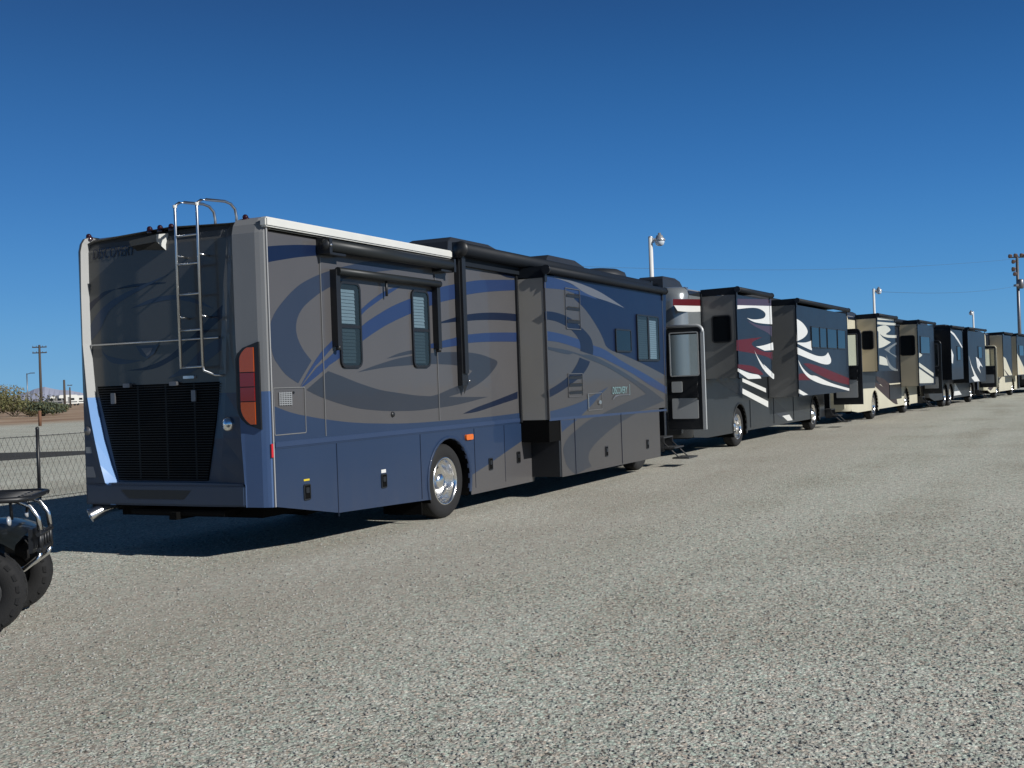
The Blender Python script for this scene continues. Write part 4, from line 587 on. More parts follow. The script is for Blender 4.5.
    def lens(z0, z1, inset=0):
        P = []
        for i in range(17):
            z = z0+(z1-z0)*i/16; s_ = (z-1.37)/(2.25-1.37)
            w = .275*min(1, (max(0, 1-((.26-s_)/.26)**2))**.5 if s_ < .26 else (max(0, 1-((s_-.80)/.20)**2))**.5 if s_ > .80 else 1)-inset
            P.append((.085+max(.01, w), z))
        return P+[(.085+inset, z1), (.085+inset, z0)]
    def px(a): return .045-.045*(a-.03)/.34 if a > .03 else .045
    HP = lens(1.36, 2.26)
    lo = [(px(a)+.0, a, b) for a, b in HP]; hi = [(px(a)-.035, a, b) for a, b in HP]
    tl.grid([lo, hi], 'black', False, True); tl.face(hi, 'black'); to = tl.build('tail_light', t)
    for z0, z1, m in ((1.955, 2.205, 'orangelens'), (1.805, 1.945, 'redlens'), (1.655, 1.795, 'redlens'), (1.415, 1.645, 'orangelens')):
        q = MB(); P = lens(z0, z1, .055)
        P = [(a, b) for a, b in P]
        q.grid([[(px(a)-.034, a, b) for a, b in P], [(px(a)-.046, a, b) for a, b in P]], m, False, True); q.face([(px(a)-.046, a, b) for a, b in P], m); q.build('lens', to)
    bl = MB(); bl.lathe([(.075, 0), (.075, .03), (.06, .045), (.001, .055)], (.075, .56, 1.42), (-1, .1, 0), 'chromebar', 20); bl.build('backup_light', rc)
    rm = MB(); rm.box(.045, .085, -.008, .004, 1.07, 1.21, 'redmark'); rm.build('side_reflector', rc)
    # small lamp, plates on the left pillar
    lp = MB(); lp.lathe([(.05, 0), (.05, .02), (.001, .03)], (.004, 2.50, 1.38), (-1,0,0), 'steel', 14)
    lp.rr(rear_map(.0), 2.43, 2.54, 1.13, 1.20, .01, 0, .006, 'ventgrey', 3); lp.rr(rear_map(0), 2.36, 2.54, .86, .98, .01, 0, .006, 'steel', 3); lp.build('badge_plate', rc)
    # ladder on stand-offs, rails that hook over the roof
    la = MB(); xl = -.02
    for yb, yt in ((1.10, 1.11), (.80, .81)):
        la.tube([(xl, yb, 2.02), (xl, yt, 3.72), (xl+.02, yt, 3.76), (xl+.07, yt, 3.79), (xl+.15, yt, 3.805), (xl+.44, yt, 3.825), (xl+.54, yt, 3.81), (xl+.61, yt, 3.76), (xl+.63, yt, 3.68), (xl+.63, yt, 3.53)], .016, 'alu', 8)
        for z in (3.22, 2.57): la.tube([(xl, yb, z), (.15, yb-.02, z-.02)], .011, 'chromebar', 6)
        la.lathe([(.022, -.015), (.022, .015), (.001, .02)], (xl, yt, 3.74), (0,0,1), 'whitetrim', 8)
    la.tube([(xl, .80, 2.06), (xl, .79, 1.99), (.05, .70, 1.94), (.14, .60, 1.93)], .013, 'alu', 6)
    lad = la.build('ladder', t)
    for z in (2.03, 2.42, 2.80, 3.12, 3.42):
        rg = MB(); rg.tube([(xl, .80, z+.005), (xl, 1.105, z)], .013, 'alu', 6); rg.build('rung', lad)
    # exhaust tip
    ex = MB(); ex.tube([(.35, 2.30, .52), (.10, 2.34, .51), (.02, 2.37, .49), (-.08, 2.43, .44)], [.05, .055, .07, .08], 'chrome', 16, cap=False); ex.build('exhaust_pipe', t)
    hitch = MB(); hitch.box(-.06, .3, 1.2, 1.3, .42, .5, 'blackmat'); hitch.box(.0, .3, .6, 1.9, .46, .52, 'blackmat'); hitch.build('hitch', t)
    open_door(t, 12.62, -.10, -.88, .70, 2.78)
    entry_steps(t, 11.95, 12.55)
    return t
D1SS = S1S
near = build_near_motorhome()

def decs(T, k): return [(m, p) for s, m, p in T if s == k]
def clip_dec(T, k, a, b): return [(m, p) for s, m, p in T if s == k and a <= sum(q[0] for q in p)/len(p) <= b]

# ------------------------------------------------------------------ motorhome two: charcoal with white and maroon swooshes
def build_second():
    t = thing('motorhome', 'charcoal motorhome with white and maroon swooshes, parked just beyond the taupe and blue one', 'motorhome', (14.45,.08,0), -2.3, 'motorhomes parked in a row')
    L = 14.0; wh = [3.81, 11.6]
    b = shell(t, L, 'slate', 'slate', wh, 1.15, .36, decs(T2, 0), (12.85, 13.6), rear='silver', zrear=.42, dh=.22)
    y = .825; f = side_map(-y)
    A = slide_out(t, 1.15, 3.86, y, 1.70, 3.56, 'slate3', 'slateface', clip_dec(T2, 1, 0, 4.2))
    window(t, rear_map(1.15), -.70, -.24, 2.50, 3.12, .08, None, None, 'end_window', glassm='glassdark')
    B = slide_out(t, 6.43, 12.72, y, 1.14, 3.57, 'slate3', 'slateface', clip_dec(T2, 1, 6, 13), topper='darkfab')
    for a0, a1 in ((7.95, 8.85), (8.93, 9.75), (9.85, 11.1), (11.2, 12.3)): window(t, f, a0, a1, 2.45, 3.05, .04, None, None, glassm='glassdark')
    for x in wh: tyre_and_rim(t, x, .06, x < 8); tyre_and_rim(t, x, W-.06, True, side=1, small=True)
    bay = MB()
    for x in (4.7, 6.9, 9.0): bay.box(x-.008, x+.008, -.012, .0, .42, 1.12, 'black')
    bay.build('panel_gap', t)
    ac_unit(t, .9, 2.3, .8, 1.5, 3.76, 4.10); ac_unit(t, 5.4, 7.0, .7, 1.7, 3.76, 4.0)
    p = MB(); p.tube([(3.9, -.08, 3.74), (12.9, -.08, 3.74)], .09, 'darkfab', 12); p.box(3.9, 12.9, -.06, .05, 3.56, 3.74, 'darkfab'); p.build('patio_awning', t)
    open_door(t, 13.6, -.14, -1.06, .70, 3.10, frame='black', inner='doorpanel'); entry_steps(t, 12.9, 13.5)
    return t
build_second()
# ------------------------------------------------------------------ motorhome three: cream with tan slide-outs
def build_third():
    t = thing('motorhome', 'cream motorhome with two tan slide-outs and dark wavy stripes, third in the row', 'motorhome', (29.6,-.8,0), -4.2, 'motorhomes parked in a row')
    L = 12.9; wh = [3.88, 9.67]
    b = shell(t, L, 'slate3', 'cream', wh, 1.25, .34, decs(T3, 0), (11.9, 12.55), rear='cream', zrear=.42, dh=.18)
    y = .723; f = side_map(-y)
    A = slide_out(t, 1.33, 4.27, y, 1.74, 3.55, 'slate3', 'tan', clip_dec(T3, 1, 0, 5))
    window(t, rear_map(1.33), -.60, -.20, 2.49, 3.14, .09, None, None, 'end_window', glassm='glassdark')
    B = slide_out(t, 8.54, 12.08, y, 1.10, 3.56, 'slate3', 'tan', clip_dec(T3, 1, 8, 13))
    window(t, rear_map(8.54), -.62, -.03, 2.32, 3.13, .10, None, None, 'end_window', glassm='glassdark')
    window(t, f, 9.0, 11.0, 2.38, 3.10, .05, None, None, glassm='glassdark')
    for x in wh: tyre_and_rim(t, x, .06, x < 8); tyre_and_rim(t, x, W-.06, True, side=1, small=True)
    bay = MB(); bay.box(6.4, 8.6, -.02, .0, .62, 1.2, 'slatedark'); bay.build('bay_door', t, bevel=.01)
    p = MB(); p.tube([(4.4, -.08, 3.70), (11.8, -.08, 3.70)], .09, 'darkfab', 12); p.box(4.4, 11.8, -.06, .05, 3.5, 3.7, 'darkfab'); p.build('patio_awning', t)
    ac_unit(t, 3.2, 4.8, .7, 1.7, 3.72, 3.98); ac_unit(t, 9.0, 10.6, .7, 1.7, 3.72, 3.98)
    open_door(t, 12.55, -.12, -.92, .70, 2.95, frame='black'); entry_steps(t, 11.95, 12.5)
    return t
build_third()
# ------------------------------------------------------------------ motorhome four: black and navy, twin rear axles
def build_fourth():
    t = thing('motorhome', 'dark navy motorhome on twin rear axles with pointed white flashes, behind the cream one', 'motorhome', (42.4,-2.0,0), -6, 'motorhomes parked in a row')
    L = 12.6; wh = [3.75, 5.0, 10.3]
    W4 = [('white', [(.4,3.15),(1.2,3.2),(1.2,3.3),(.4,3.28)]), ('white', [(.9,2.5),(1.3,2.6),(1.3,2.95),(.95,2.9)]), ('white', [(5.7,.45),(7.6,.45),(6.0,1.05)])]
    b = shell(t, L, 'navydark', 'slatedark', wh, 1.25, .34, W4, (11.2, 11.95), rear='navydark', dh=.15)
    y = .72; f = side_map(-y)
    A = slide_out(t, 1.6, 4.3, y, 1.25, 3.48, 'slate3', 'slatedark', [('white', [(1.65,3.34),(2.4,3.2),(3.3,2.95),(4.2,2.66),(4.2,2.74),(3.3,3.07),(2.4,3.32),(1.65,3.42)]), ('white', [(1.65,2.0),(1.9,1.95),(2.1,2.35),(1.65,2.62)])])
    window(t, f, 2.9, 3.7, 2.1, 2.75, .04, None, None, glassm='glassdark')
    B = slide_out(t, 5.6, 10.2, y, 1.05, 3.50, 'slate3', 'slatedark', [('white', [(5.7,2.35),(6.3,1.9),(7.3,1.45),(8.4,1.08),(7.0,1.08),(6.2,1.28),(7.0,1.35),(6.3,1.8)]), ('white', [(7.6,2.28),(8.3,2.15),(9.4,1.76),(8.7,1.86),(8.3,1.7),(8.0,2.0),(8.8,1.45),(7.9,1.75)])])
    window(t, f, 8.2, 9.2, 2.2, 2.8, .04, None, None, glassm='glassdark')
    for x in wh: tyre_and_rim(t, x, .06, x < 8, small=True); tyre_and_rim(t, x, W-.06, True, side=1, small=True)
    p = MB(); p.tube([(4.4, -.08, 3.68), (11.0, -.08, 3.68)], .09, 'darkfab', 12); p.box(4.4, 11.0, -.06, .05, 3.5, 3.68, 'darkfab'); p.build('patio_awning', t)
    ac_unit(t, 2.4, 4.0, .7, 1.7, 3.70, 3.96); ac_unit(t, 8.0, 9.6, .7, 1.7, 3.70, 3.96)
    open_door(t, 11.95, -.10, -.98, .70, 2.85, frame='cream'); entry_steps(t, 11.3, 11.9)
    return t
build_fourth()
def build_fifth():
    t = thing('motorhome', 'tan and cream striped motorhome near the far end of the row', 'motorhome', (56.4,-3.55,0), -6, 'motorhomes parked in a row')
    L = 12.4; wh = [3.6, 9.4]
    st = [('cream', [(.4,1.25),(5,1.25),(5,1.7),(.4,2.6)]), ('tan', [(.4,2.6),(.4,2.9),(5,2.1),(5,1.7)]), ('brown', [(.4,.6),(1.4,.45),(5.5,1.2),(5.0,1.2)])]
    shell(t, L, 'slate3', 'cream', wh, 1.25, .34, st, (11.0, 11.7), rear='cream', dh=.1)
    y = .7; f = side_map(-y)
    A = slide_out(t, 1.4, 4.4, y, 1.2, 3.48, 'slate3', 'tan', [('cream', [(1.45,2.3),(2.2,2.2),(4.35,1.25),(1.45,1.25)]), ('brown', [(1.45,1.6),(1.6,1.6),(3.2,1.25),(2.6,1.25)])])
    B = slide_out(t, 6.4, 10.4, y, 1.2, 3.5, 'slate3', 'tan', [('cream', [(6.45,2.5),(7.4,2.2),(10.3,1.25),(6.45,1.25)]), ('tan', [(6.45,2.1),(6.8,2.0),(8.8,1.25),(7.6,1.25)])])
    window(t, f, 7.2, 9.0, 2.35, 3.0, .05, None, None, glassm='glassdark')
    for x in wh: tyre_and_rim(t, x, .06, x < 8, small=True); tyre_and_rim(t, x, W-.06, True, side=1, small=True)
    ac_unit(t, 2.4, 4.0, .7, 1.7, 3.54, 3.82); ac_unit(t, 7.5, 9.1, .7, 1.7, 3.54, 3.82)
    open_door(t, 11.7, -.10, -.95, .70, 2.85, frame='black')
build_fifth()
def build_sixth():
    t = thing('motorhome', 'plain dark motorhome last in the row, cut off by the right edge', 'motorhome', (70.2,-5.4,0), -6, 'motorhomes parked in a row')
    L = 12.4; wh = [3.6, 9.4]
    shell(t, L, 'slatedark', 'slatedark', wh, 1.25, .34, [], None, rear='slatedark')
    slide_out(t, 1.4, 6.4, .9, 1.2, 3.45, 'slate3', 'slatedark', [])
    for x in wh: tyre_and_rim(t, x, .06, x < 8, small=True); tyre_and_rim(t, x, W-.06, True, side=1, small=True)
    ac_unit(t, 3.4, 5.0, .7, 1.7, 3.54, 3.82)
build_sixth()

# ------------------------------------------------------------------ quad bike
def build_quad():
    t = thing('quad_bike', 'black quad bike with knobbly tyres and bent chrome bumper bars at the left edge', 'quad bike', (-3.405,.79,0), -52.3)
    hw = .48
    def wheel(x, y):
        r = .32; sd = 1 if y > 0 else -1
        m = MB(); w = .12
        m.lathe([(.16, -.09), (.20, -w), (.27, -w), (.305, -.10), (.31, -.06), (.312, 0), (.31, .06), (.305, .10), (.27, w), (.20, w), (.16, .09)], (x, y, r), (0,1,0), 'rubber', 28)
        for k in range(20):
            a = 2*PI*k/20
            for s, off in ((-1, 0), (1, PI/20)):
                a_ = a+off; ca, sa = math.cos(a_), math.sin(a_); cb, sb = math.cos(a_+.17), math.sin(a_+.17)
                for (q0, q1, rr0) in ((.01, .075, .312), (.075, .125, .300)):
                    P = [(x+ca*(rr0-.02), y+s*q0, r+sa*(rr0-.02)), (x+cb*(rr0-.02), y+s*q0, r+sb*(rr0-.02)), (x+cb*(rr0-.03), y+s*q1, r+sb*(rr0-.03)), (x+ca*(rr0-.03), y+s*q1, r+sa*(rr0-.03))]
                    e = .026; Q = [(x+(p[0]-x)*(1+e/.3), p[1], r+(p[2]-r)*(1+e/.3)) for p in P]
                    m.face(Q, 'rubber'); 
                    for i in range(4): m.face([P[i], P[(i+1)%4], Q[(i+1)%4], Q[i]], 'rubber')
        o = m.build('wheel', t)
        q = MB(); q.lathe([(.165, .085), (.155, .10), (.14, .06), (.09, .05), (.05, .07), (.001, .075)], (x, y, r), (0, sd, 0), 'darksteel', 20); q.build('rim', o)
    for x in (.62, -.62):
        for y in (hw, -hw): wheel(x, y)
    fr = MB()
    fr.tube([(-.75, 0, .42), (.75, 0, .42)], .05, 'black', 8); fr.tube([(.62, -hw, .32), (.62, hw, .32)], .03, 'black', 8); fr.tube([(-.62, -hw, .32), (-.62, hw, .32)], .035, 'black', 8)
    for s in (-1, 1): fr.tube([(.62, s*.36, .34), (.5, s*.17, .72)], .025, 'black', 8); fr.tube([(.62, s*.36, .36), (.56, s*.2, .70)], .045, 'steel', 10)
    fr.box(-.3, .35, -.16, .16, .30, .62, 'black'); fr.build('frame', t)
    bd = MB()
    for sx in (1, -1):
        rows = []
        for i in range(9):
            a = PI*(.27+.56*i/8); rr_ = .41
            xx = sx*(.60-.0)+rr_*math.cos(a)*1.05*(1 if sx > 0 else -1); zz = .36+rr_*math.sin(a)
            rows.append([(xx, -.60, zz-.035), (xx, -.55, zz), (xx, -.3, zz+.03), (xx, 0, zz+.05), (xx, .3, zz+.03), (xx, .55, zz), (xx, .60, zz-.035)])
        bd.grid(rows, 'greenbody', True)
    rows = []
    for x, w, z in ((.72, .16, .74), (.5, .2, .84), (.25, .17, .92), (.0, .14, .86), (-.3, .15, .80), (-.6, .2, .80)):
        rows.append([(x, -w, z-.25), (x, -w, z-.04), (x, -w*.6, z), (x, 0, z+.015), (x, w*.6, z), (x, w, z-.04), (x, w, z-.25)])
    bd.grid(rows, 'greenbody', True); body = bd.build('body', t)
    hl = MB()
    for s in (-1, 1): hl.lathe([(.035, 0), (.04, .01), (.03, .02), (.001, .025)], (.78, s*.30, .82), (1, 0, .1), 'lampglass', 14)
    hl.build('headlight', t)
    se = MB(); rows = []
    for x, w, z in ((.02, .10, .86), (-.1, .15, .87), (-.35, .17, .84), (-.62, .17, .88), (-.68, .15, .86)):
        rows.append([(x, -w, z-.1), (x, -w, z-.02), (x, -w*.7, z+.03), (x, 0, z+.045), (x, w*.7, z+.03), (x, w, z-.02), (x, w, z-.1)])
    se.grid(rows, 'black', True); se.build('seat', t)
    hb = MB(); hb.tube([(.22, 0, .8), (.16, 0, 1.02)], .03, 'black', 8); hb.tube([(.08, -.38, 1.12), (.14, -.28, 1.13), (.17, -.1, 1.04), (.17, .1, 1.04), (.14, .28, 1.13), (.08, .38, 1.12)], .014, 'black', 8)
    for s in (-1, 1): hb.tube([(.10, s*.29, 1.128), (.07, s*.40, 1.118)], .02, 'rubber', 8)
    hb.build('handlebar', t)
    def rack(x0, x1, z):
        m = MB()
        m.tube([(x0, -.40, z), (x1-.08, -.40, z), (x1, -.30, z), (x1, .30, z), (x1-.08, .40, z), (x0, .40, z), (x0, -.40, z)], .022, 'black', 8)
        for k in range(7): yy = -.34+k*.113; m.tube([(x0, yy, z), (x1-.01, yy, z)], .010, 'black', 6)
        for xx in (x0+.1, x1-.12): m.tube([(xx, -.40, z-.005), (xx, .40, z-.005)], .012, 'black', 6)
        for xx in (x0+.15, x1-.15):
            for s in (-1, 1): m.tube([(xx, s*.3, z), (xx, s*.26, z-.16)], .012, 'black', 6)
        return m.build('rack', t)
    rack(.30, .95, .99); rack(-.95, -.42, .97)
    bu = MB()
    for y in (-.19, .19): bu.tube([(.72, y, .97), (.82, y, .965), (.92, y, .92), (.975, y, .83), (.985, y, .73)], .019, 'chromebar', 10)
    for y in (-.19, .19): bu.tube([(.985, y, .73), (.985, y, .55)], .018, 'black', 8); bu.tube([(.985, y, .56), (.96, y, .50), (.86, y, .43), (.72, y, .36)], .018, 'chromebar', 10)
    bu.tube([(.985, -.25, .70), (.985, .25, .70)], .018, 'black', 8); bu.tube([(.982, -.25, .58), (.982, .25, .58)], .016, 'black', 8)
    for y in (-.1, 0, .1): bu.tube([(.985, y, .70), (.982, y, .58)], .012, 'black', 6)
    bu.build('bumper', t)
    pl = MB(); pl.face([(.94, -.17, .52), (.94, .17, .52), (.62, .2, .26), (.62, -.2, .26)], 'steel'); pl.box(.90, .93, -.20, .20, .55, .74, 'black'); pl.build('skid_plate', t)
build_quad()

# ------------------------------------------------------------------ fence behind the row
def build_fence():
    t = thing('chain_link_fence', 'low chain link fence on thin black posts behind the near motorhome', 'fence', (0, 8.62, 0))
    x0, x1, h = -12., 26., 1.15
    for k in range(12):
        x = -11.7+k*3.26
        p = MB(); hp = h+.1; p.tube([(x, 0, -.1), (x, 0, hp)], .03, 'black', 8); p.lathe([(.034, 0), (.03, .025), (.001, .04)], (x, 0, hp), (0,0,1), 'black', 8); p.build('post', t)
    w = MB(); w.tube([(x0, .02, h-.02), (x1, .02, h-.02)], .006, 'fencewire', 4)
    w.tube([(x0, .02, .06), (x1, .02, .06)], .005, 'fencewire', 4); w.build('tension_wire', t)
    d = .125; n = int((x1-x0)/d); m = MB(); nz = 9; dz = (h-.0)/nz
    for k in range(n):
        for s in (1, -1):
            for j in range(0, nz):
                xa = x0+k*d+(d/2*s if (j % 2) else 0); xb = x0+k*d+(d/2*s if ((j+1) % 2) else 0)
                za = j*dz+.0; zb_ = za+dz; r = .0032
                jx = random.uniform(-.004, .004)
                m.face([(xa-r, .018, za), (xa+r, .018, za), (xb+r+jx, .018, zb_), (xb-r+jx, .018, zb_)], 'fencewire')
                m.face([(xa, .018-r, za), (xa, .018+r, za), (xb+jx, .018+r, zb_), (xb+jx, .018-r, zb_)], 'fencewire')
    m.build('chain_link_mesh', t)
build_fence()

# ------------------------------------------------------------------ lamps and poles
def yard_lamp(loc, yaw, label, h=5.8):
    t = thing('lamp_post', label, 'lamp post', loc, yaw, 'white lamp posts behind the row')
    p = MB(); p.tube([(0, 0, 0), (0, 0, h)], [.075, .06], 'whitepole', 12); p.lathe([(.06, 0), (.07, .02), (.001, .05)], (0,0,h), (0,0,1), 'galv', 10); p.build('pole', t)
    a = MB(); a.tube([(0, 0, h-.08), (.10, 0, h-.08), (.22, 0, h-.10)], .03, 'galv', 8); a.box(.05, .11, -.04, .04, h-.15, h-.02, 'galv'); a.build('arm', t)
    q = MB(); q.lathe([(.001, .15), (.04, .15), (.05, .09), (.09, .08), (.10, .03), (.16, -.03), (.165, -.07), (.13, -.08)], (.26, 0, h-.03), (0,0,1), 'lampmetal', 18); lo = q.build('lamp_head', t)
    b = MB(); b.lathe([(.13, -.07), (.14, -.11), (.11, -.19), (.06, -.22), (.001, -.225)], (.26, 0, h-.03), (0,0,1), 'lampbowl', 18); b.build('lamp_lens', lo)
yard_lamp((21.4, 3.16, 0), -70, 'white lamp post above the rear of the charcoal motorhome', 5.78)
yard_lamp((50.1, 1.2, 0), -65, 'white lamp post above the cream motorhome', 5.9)
yard_lamp((83.0, -1.3, 0), 150, 'white lamp post above the navy motorhome, the farthest of the three', 6.0)
def flood_pole():
    t = thing('floodlight_pole', 'tall grey floodlight pole with a cluster of brown lamps at the right edge', 'light pole', (100.6, -3.94, 0), -63)
    h = 11.6
    p = MB(); p.tube([(0, 0, 0), (0, 0, h)], [.17, .12], 'steel', 12); p.build('pole', t)
    c = MB(); c.tube([(-.75, 0, h-.15), (.75, 0, h-.15)], .05, 'steel', 8); c.tube([(-.5, 0, h-1.35), (.1, 0, h-1.35)], .05, 'steel', 8); c.tube([(-.1, 0, h-2.6), (.7, 0, h-2.6)], .05, 'steel', 8); c.build('crossarm', t)
    for x, z in ((-.68, h), (-.2, h+.05), (.35, h+.05), (.7, h), (-.4, h-.5), (-.42, h-1.15), (-.3, h-1.6)):
        l = MB(); l.lathe([(.07, .18), (.11, .11), (.20, -.09), (.18, -.11), (.001, -.08)], (x, -.1, z), (0, .8, .5), 'redlamp', 12); l.build('floodlight', t)
    b = MB(); b.lathe([(.22, -.4), (.26, -.38), (.26, .35), (.20, .42), (.001, .45)], (.12, -.25, h-2.55), (0,0,1), 'steel', 14); b.box(-.35, .45, -.4, .1, h-2.75, h-2.55, 'steel'); b.build('transformer', t)
flood_pole()
def power_pole(loc, h, label, arms, yaw):
    t = thing('utility_pole', label, 'utility pole', loc, yaw, 'wooden utility poles beyond the lot')
    p = MB(); p.tube([(0, 0, 0), (0, 0, h)], [.20, .14], 'wood', 10); p.build('pole', t)
    if arms:
        a = MB()
        for z, w in arms: a.box(-w, w, -.07, .07, z-.07, z+.07, 'wood')
        a.build('crossarm', t)
        i = MB()
        for z, w in arms:
            for k in (-1, -.45, .45, 1): i.lathe([(.03, 0), (.05, .03), (.035, .08), (.05, .10), (.03, .15), (.001, .16)], (k*w*.93, 0, z+.07), (0,0,1), 'steel', 8)
        i.build('insulator', t)
def cam_pt(u, depth, z=0):
    # a spot on the ground at a bearing and a distance seen from the lot's corner
    fx, fy = math.cos(R(26.155)), math.sin(R(26.155)); lat = (u-512)/1121.7*depth
    return (-9.15+fx*depth+fy*lat, -7.28+fy*depth-fx*lat, z)
power_pole(cam_pt(41, 150), 9.2, 'tall wooden utility pole with two crossarms beyond the dirt field', [(8.9, .95), (8.15, .95)], -64)
power_pole(cam_pt(64.5, 160), 4.6, 'short wooden pole without crossarms, just right of the tall one', None, -64)
power_pole(cam_pt(70, 240), 4.4, 'thin distant pole between the short pole and the near motorhome', [(4.8, .5)], -64)
t = tag(MB().tube([(0,0,-.1), (0,0,1.05)], .11, 'rust', 8).build('fence_post', None, loc=(45.75, 55.92, 0)), 'short rusty brown post standing at the edge of the dirt field', 'post')
t = thing('street_lamp', 'thin distant street lamp with a short arm above the olive shrubs', 'street lamp', cam_pt(27.5, 140), -60)
MB().tube([(0,0,0), (0,0,5.2)], .07, 'steel', 8).build('pole', t); b = MB(); b.tube([(0,0,5.1), (.5,0,5.25)], .04, 'wire', 6); b.build('arm', t); b = MB(); b.box(.4,.95,-.1,.1,5.18,5.28,'wire'); b.build('lamp_head', t)

# ------------------------------------------------------------------ shrubs, far trailers
def shrub(loc, w, d, h, leaf, label, n=1500, ls=.16, lean=0):
    t = thing('desert_shrub', label, 'shrub', loc, random.uniform(0, 360), 'shrubs beyond the dirt field')
    b = MB()
    lobes = [(random.uniform(-.34, .34)*w, random.uniform(-.34, .34)*d, h*random.uniform(.35, .72), random.uniform(.22, .36)) for _ in range(9)]
    for k in range(n):
        cx, cy, cz, s = random.choice(lobes)
        v = Vector((random.gauss(0, 1), random.gauss(0, 1), random.gauss(0, 1))).normalized()*random.uniform(.55, 1.08)
        p = Vector((cx+v.x*s*w, cy+v.y*s*d, max(.08, cz+v.z*s*h)))
        a = Vector((random.gauss(0,1), random.gauss(0,1), random.gauss(0,1)+.4)).normalized(); c = a.orthogonal().normalized(); q = ls*random.uniform(.5, 1.3)
        b.face([p-a*q, p+c*q*.45, p+a*q, p-c*q*.45], leaf if random.random() < .8 else ('leaf3' if leaf == 'leaf1' else 'leaf1'))
    b.build('foliage', t)
    s = MB()
    for k in range(7):
        cx, cy, cz, _ = lobes[k]; s.tube([(random.uniform(-.1,.1), random.uniform(-.1,.1), -.05), (cx*.4, cy*.4, cz*.5), (cx, cy, cz*1.1)], [.07, .05, .02], 'trunk', 5, cap=False)
    s.build('stem', t)
SH = [(-6, 118, 6.5, 5.0, 3.1, 'leaf1', 'broad olive shrub at the left edge of the view'), (14, 128, 6.5, 5, 2.7, 'leaf1', 'olive shrub second from the left, beside the broad one'), (28, 138, 5.5, 5, 2.1, 'leaf2', 'rounded green shrub between the olive shrubs and the tall utility pole'), (42, 126, 3.6, 4, 1.8, 'leaf2', 'small dark shrub at the foot of the tall utility pole'), (52, 140, 4.6, 4, 1.5, 'leaf2', 'low dark shrub between the tall and the short pole'), (-40, 120, 7, 5, 2.8, 'leaf1', 'pale dusty shrub beyond the left edge')]
for u, dep, w, d, h, lf, lab in SH[:5]:
    shrub(cam_pt(u, dep), w, d, h, lf, lab)
tw = thing('desert_tree', 'pale grey-green tree top showing behind the olive shrubs', 'tree', cam_pt(3, 175), 0)
b = MB()
for k in range(1300):
    v = Vector((random.gauss(0,1), random.gauss(0,1), random.gauss(0,1))).normalized()*random.uniform(.5, 1.05)
    p = Vector((v.x*3.2+random.choice((-1.5, 1.2)), v.y*2.5, 3.0+v.z*1.5)); a = Vector((random.gauss(0,1), random.gauss(0,1), random.gauss(0,1))).normalized(); c = a.orthogonal(); q = random.uniform(.1, .25)
    b.face([p-a*q, p+c*q*.45, p+a*q, p-c*q*.45], 'leaf3')
b.build('crown', tw); b = MB(); b.tube([(0,0,-.1), (.2,0,1.4), (.8,.1,2.8)], [.22,.16,.06], 'trunk', 7); b.tube([(.1,0,.9), (-.8,.2,2.6)], [.12,.05], 'trunk', 6); b.build('trunk', tw)
def trailer(u, dep, L, label, m='whitetrim', h=2.9, yaw=-20):
    t = thing('travel_trailer', label, 'trailer', cam_pt(u, dep), yaw, 'white trailers far beyond the field')
    b = MB(); P = [(-L/2, .6), (L/2-.3, .6), (L/2, 1.3), (L/2-.4, h-.1), (L/2-.9, h), (-L/2+.3, h), (-L/2, h-.3)]
    b.face([(x, -1.2, z) for x, z in P], m); b.face([(x, 1.2, z) for x, z in P], m); b.grid([[(x, -1.2, z) for x, z in P], [(x, 1.2, z) for x, z in P]], m, False, True); b.build('body', t)
    w = MB()
    for x in (-L*.3, L*.18): w.rr(side_map(-1.2), x-.5, x+.5, 1.6, 2.2, .06, 0, .02, 'glassdark')
    w.build('window', t); d = MB(); d.rr(side_map(-1.2), -.35, .3, .75, 2.5, .05, 0, .03, 'lighttrim'); d.build('door', t)
    s = MB(); s.box(-L/2+.1, L/2-.5, -1.22, -1.203, 1.0, 1.25, 'slate3'); s.build('stripe', t)
    for x in (-.5, .45): q = MB(); q.lathe([(.001, .12), (.2, .12), (.36, .1), (.36, -.1), (.2, -.12)], (x, -1.1, .36), (0,-1,0), 'rubber', 14); q.build('wheel', t)
trailer(59.5, 330, 6.5, 'white trailer between the short pole and the tall pole'); trailer(67, 310, 5.5, 'white trailer just right of the short pole, largest of the group', h=3.1); trailer(74.5, 325, 7.0, 'white trailer next to the left edge of the near motorhome'); trailer(54, 280, 4.0, 'low pale trailer in front of the dark shrub', 'lighttrim', 2.0)
shrub(cam_pt(30, 122), 1.3, 1.2, .8, 'leaf3', 'tiny pale dry shrub left of the foot of the tall utility pole', 500, .1)

# ------------------------------------------------------------------ overhead cables
def cable(p0, p1, sag, label, r):
    n = 24; P = []
    for i in range(n+1):
        t_ = i/n; q = Vector(p0).lerp(Vector(p1), t_); q.z -= sag*4*t_*(1-t_); P.append(tuple(q))
    tag(MB().tube(P, r, 'cable', 4, cap=False).build('overhead_cable'), label, 'cable', 'overhead cables')
cable((100.3, -3.9, 11.3), (30., 30., 9.0), 1.2, 'upper thin overhead cable running left from the floodlight pole', .011)
cable((100.3, -3.9, 8.9), (50.1, 1.2, 5.8), .3, 'lower thin overhead cable from the floodlight pole to the lamp post above the cream motorhome', .010)

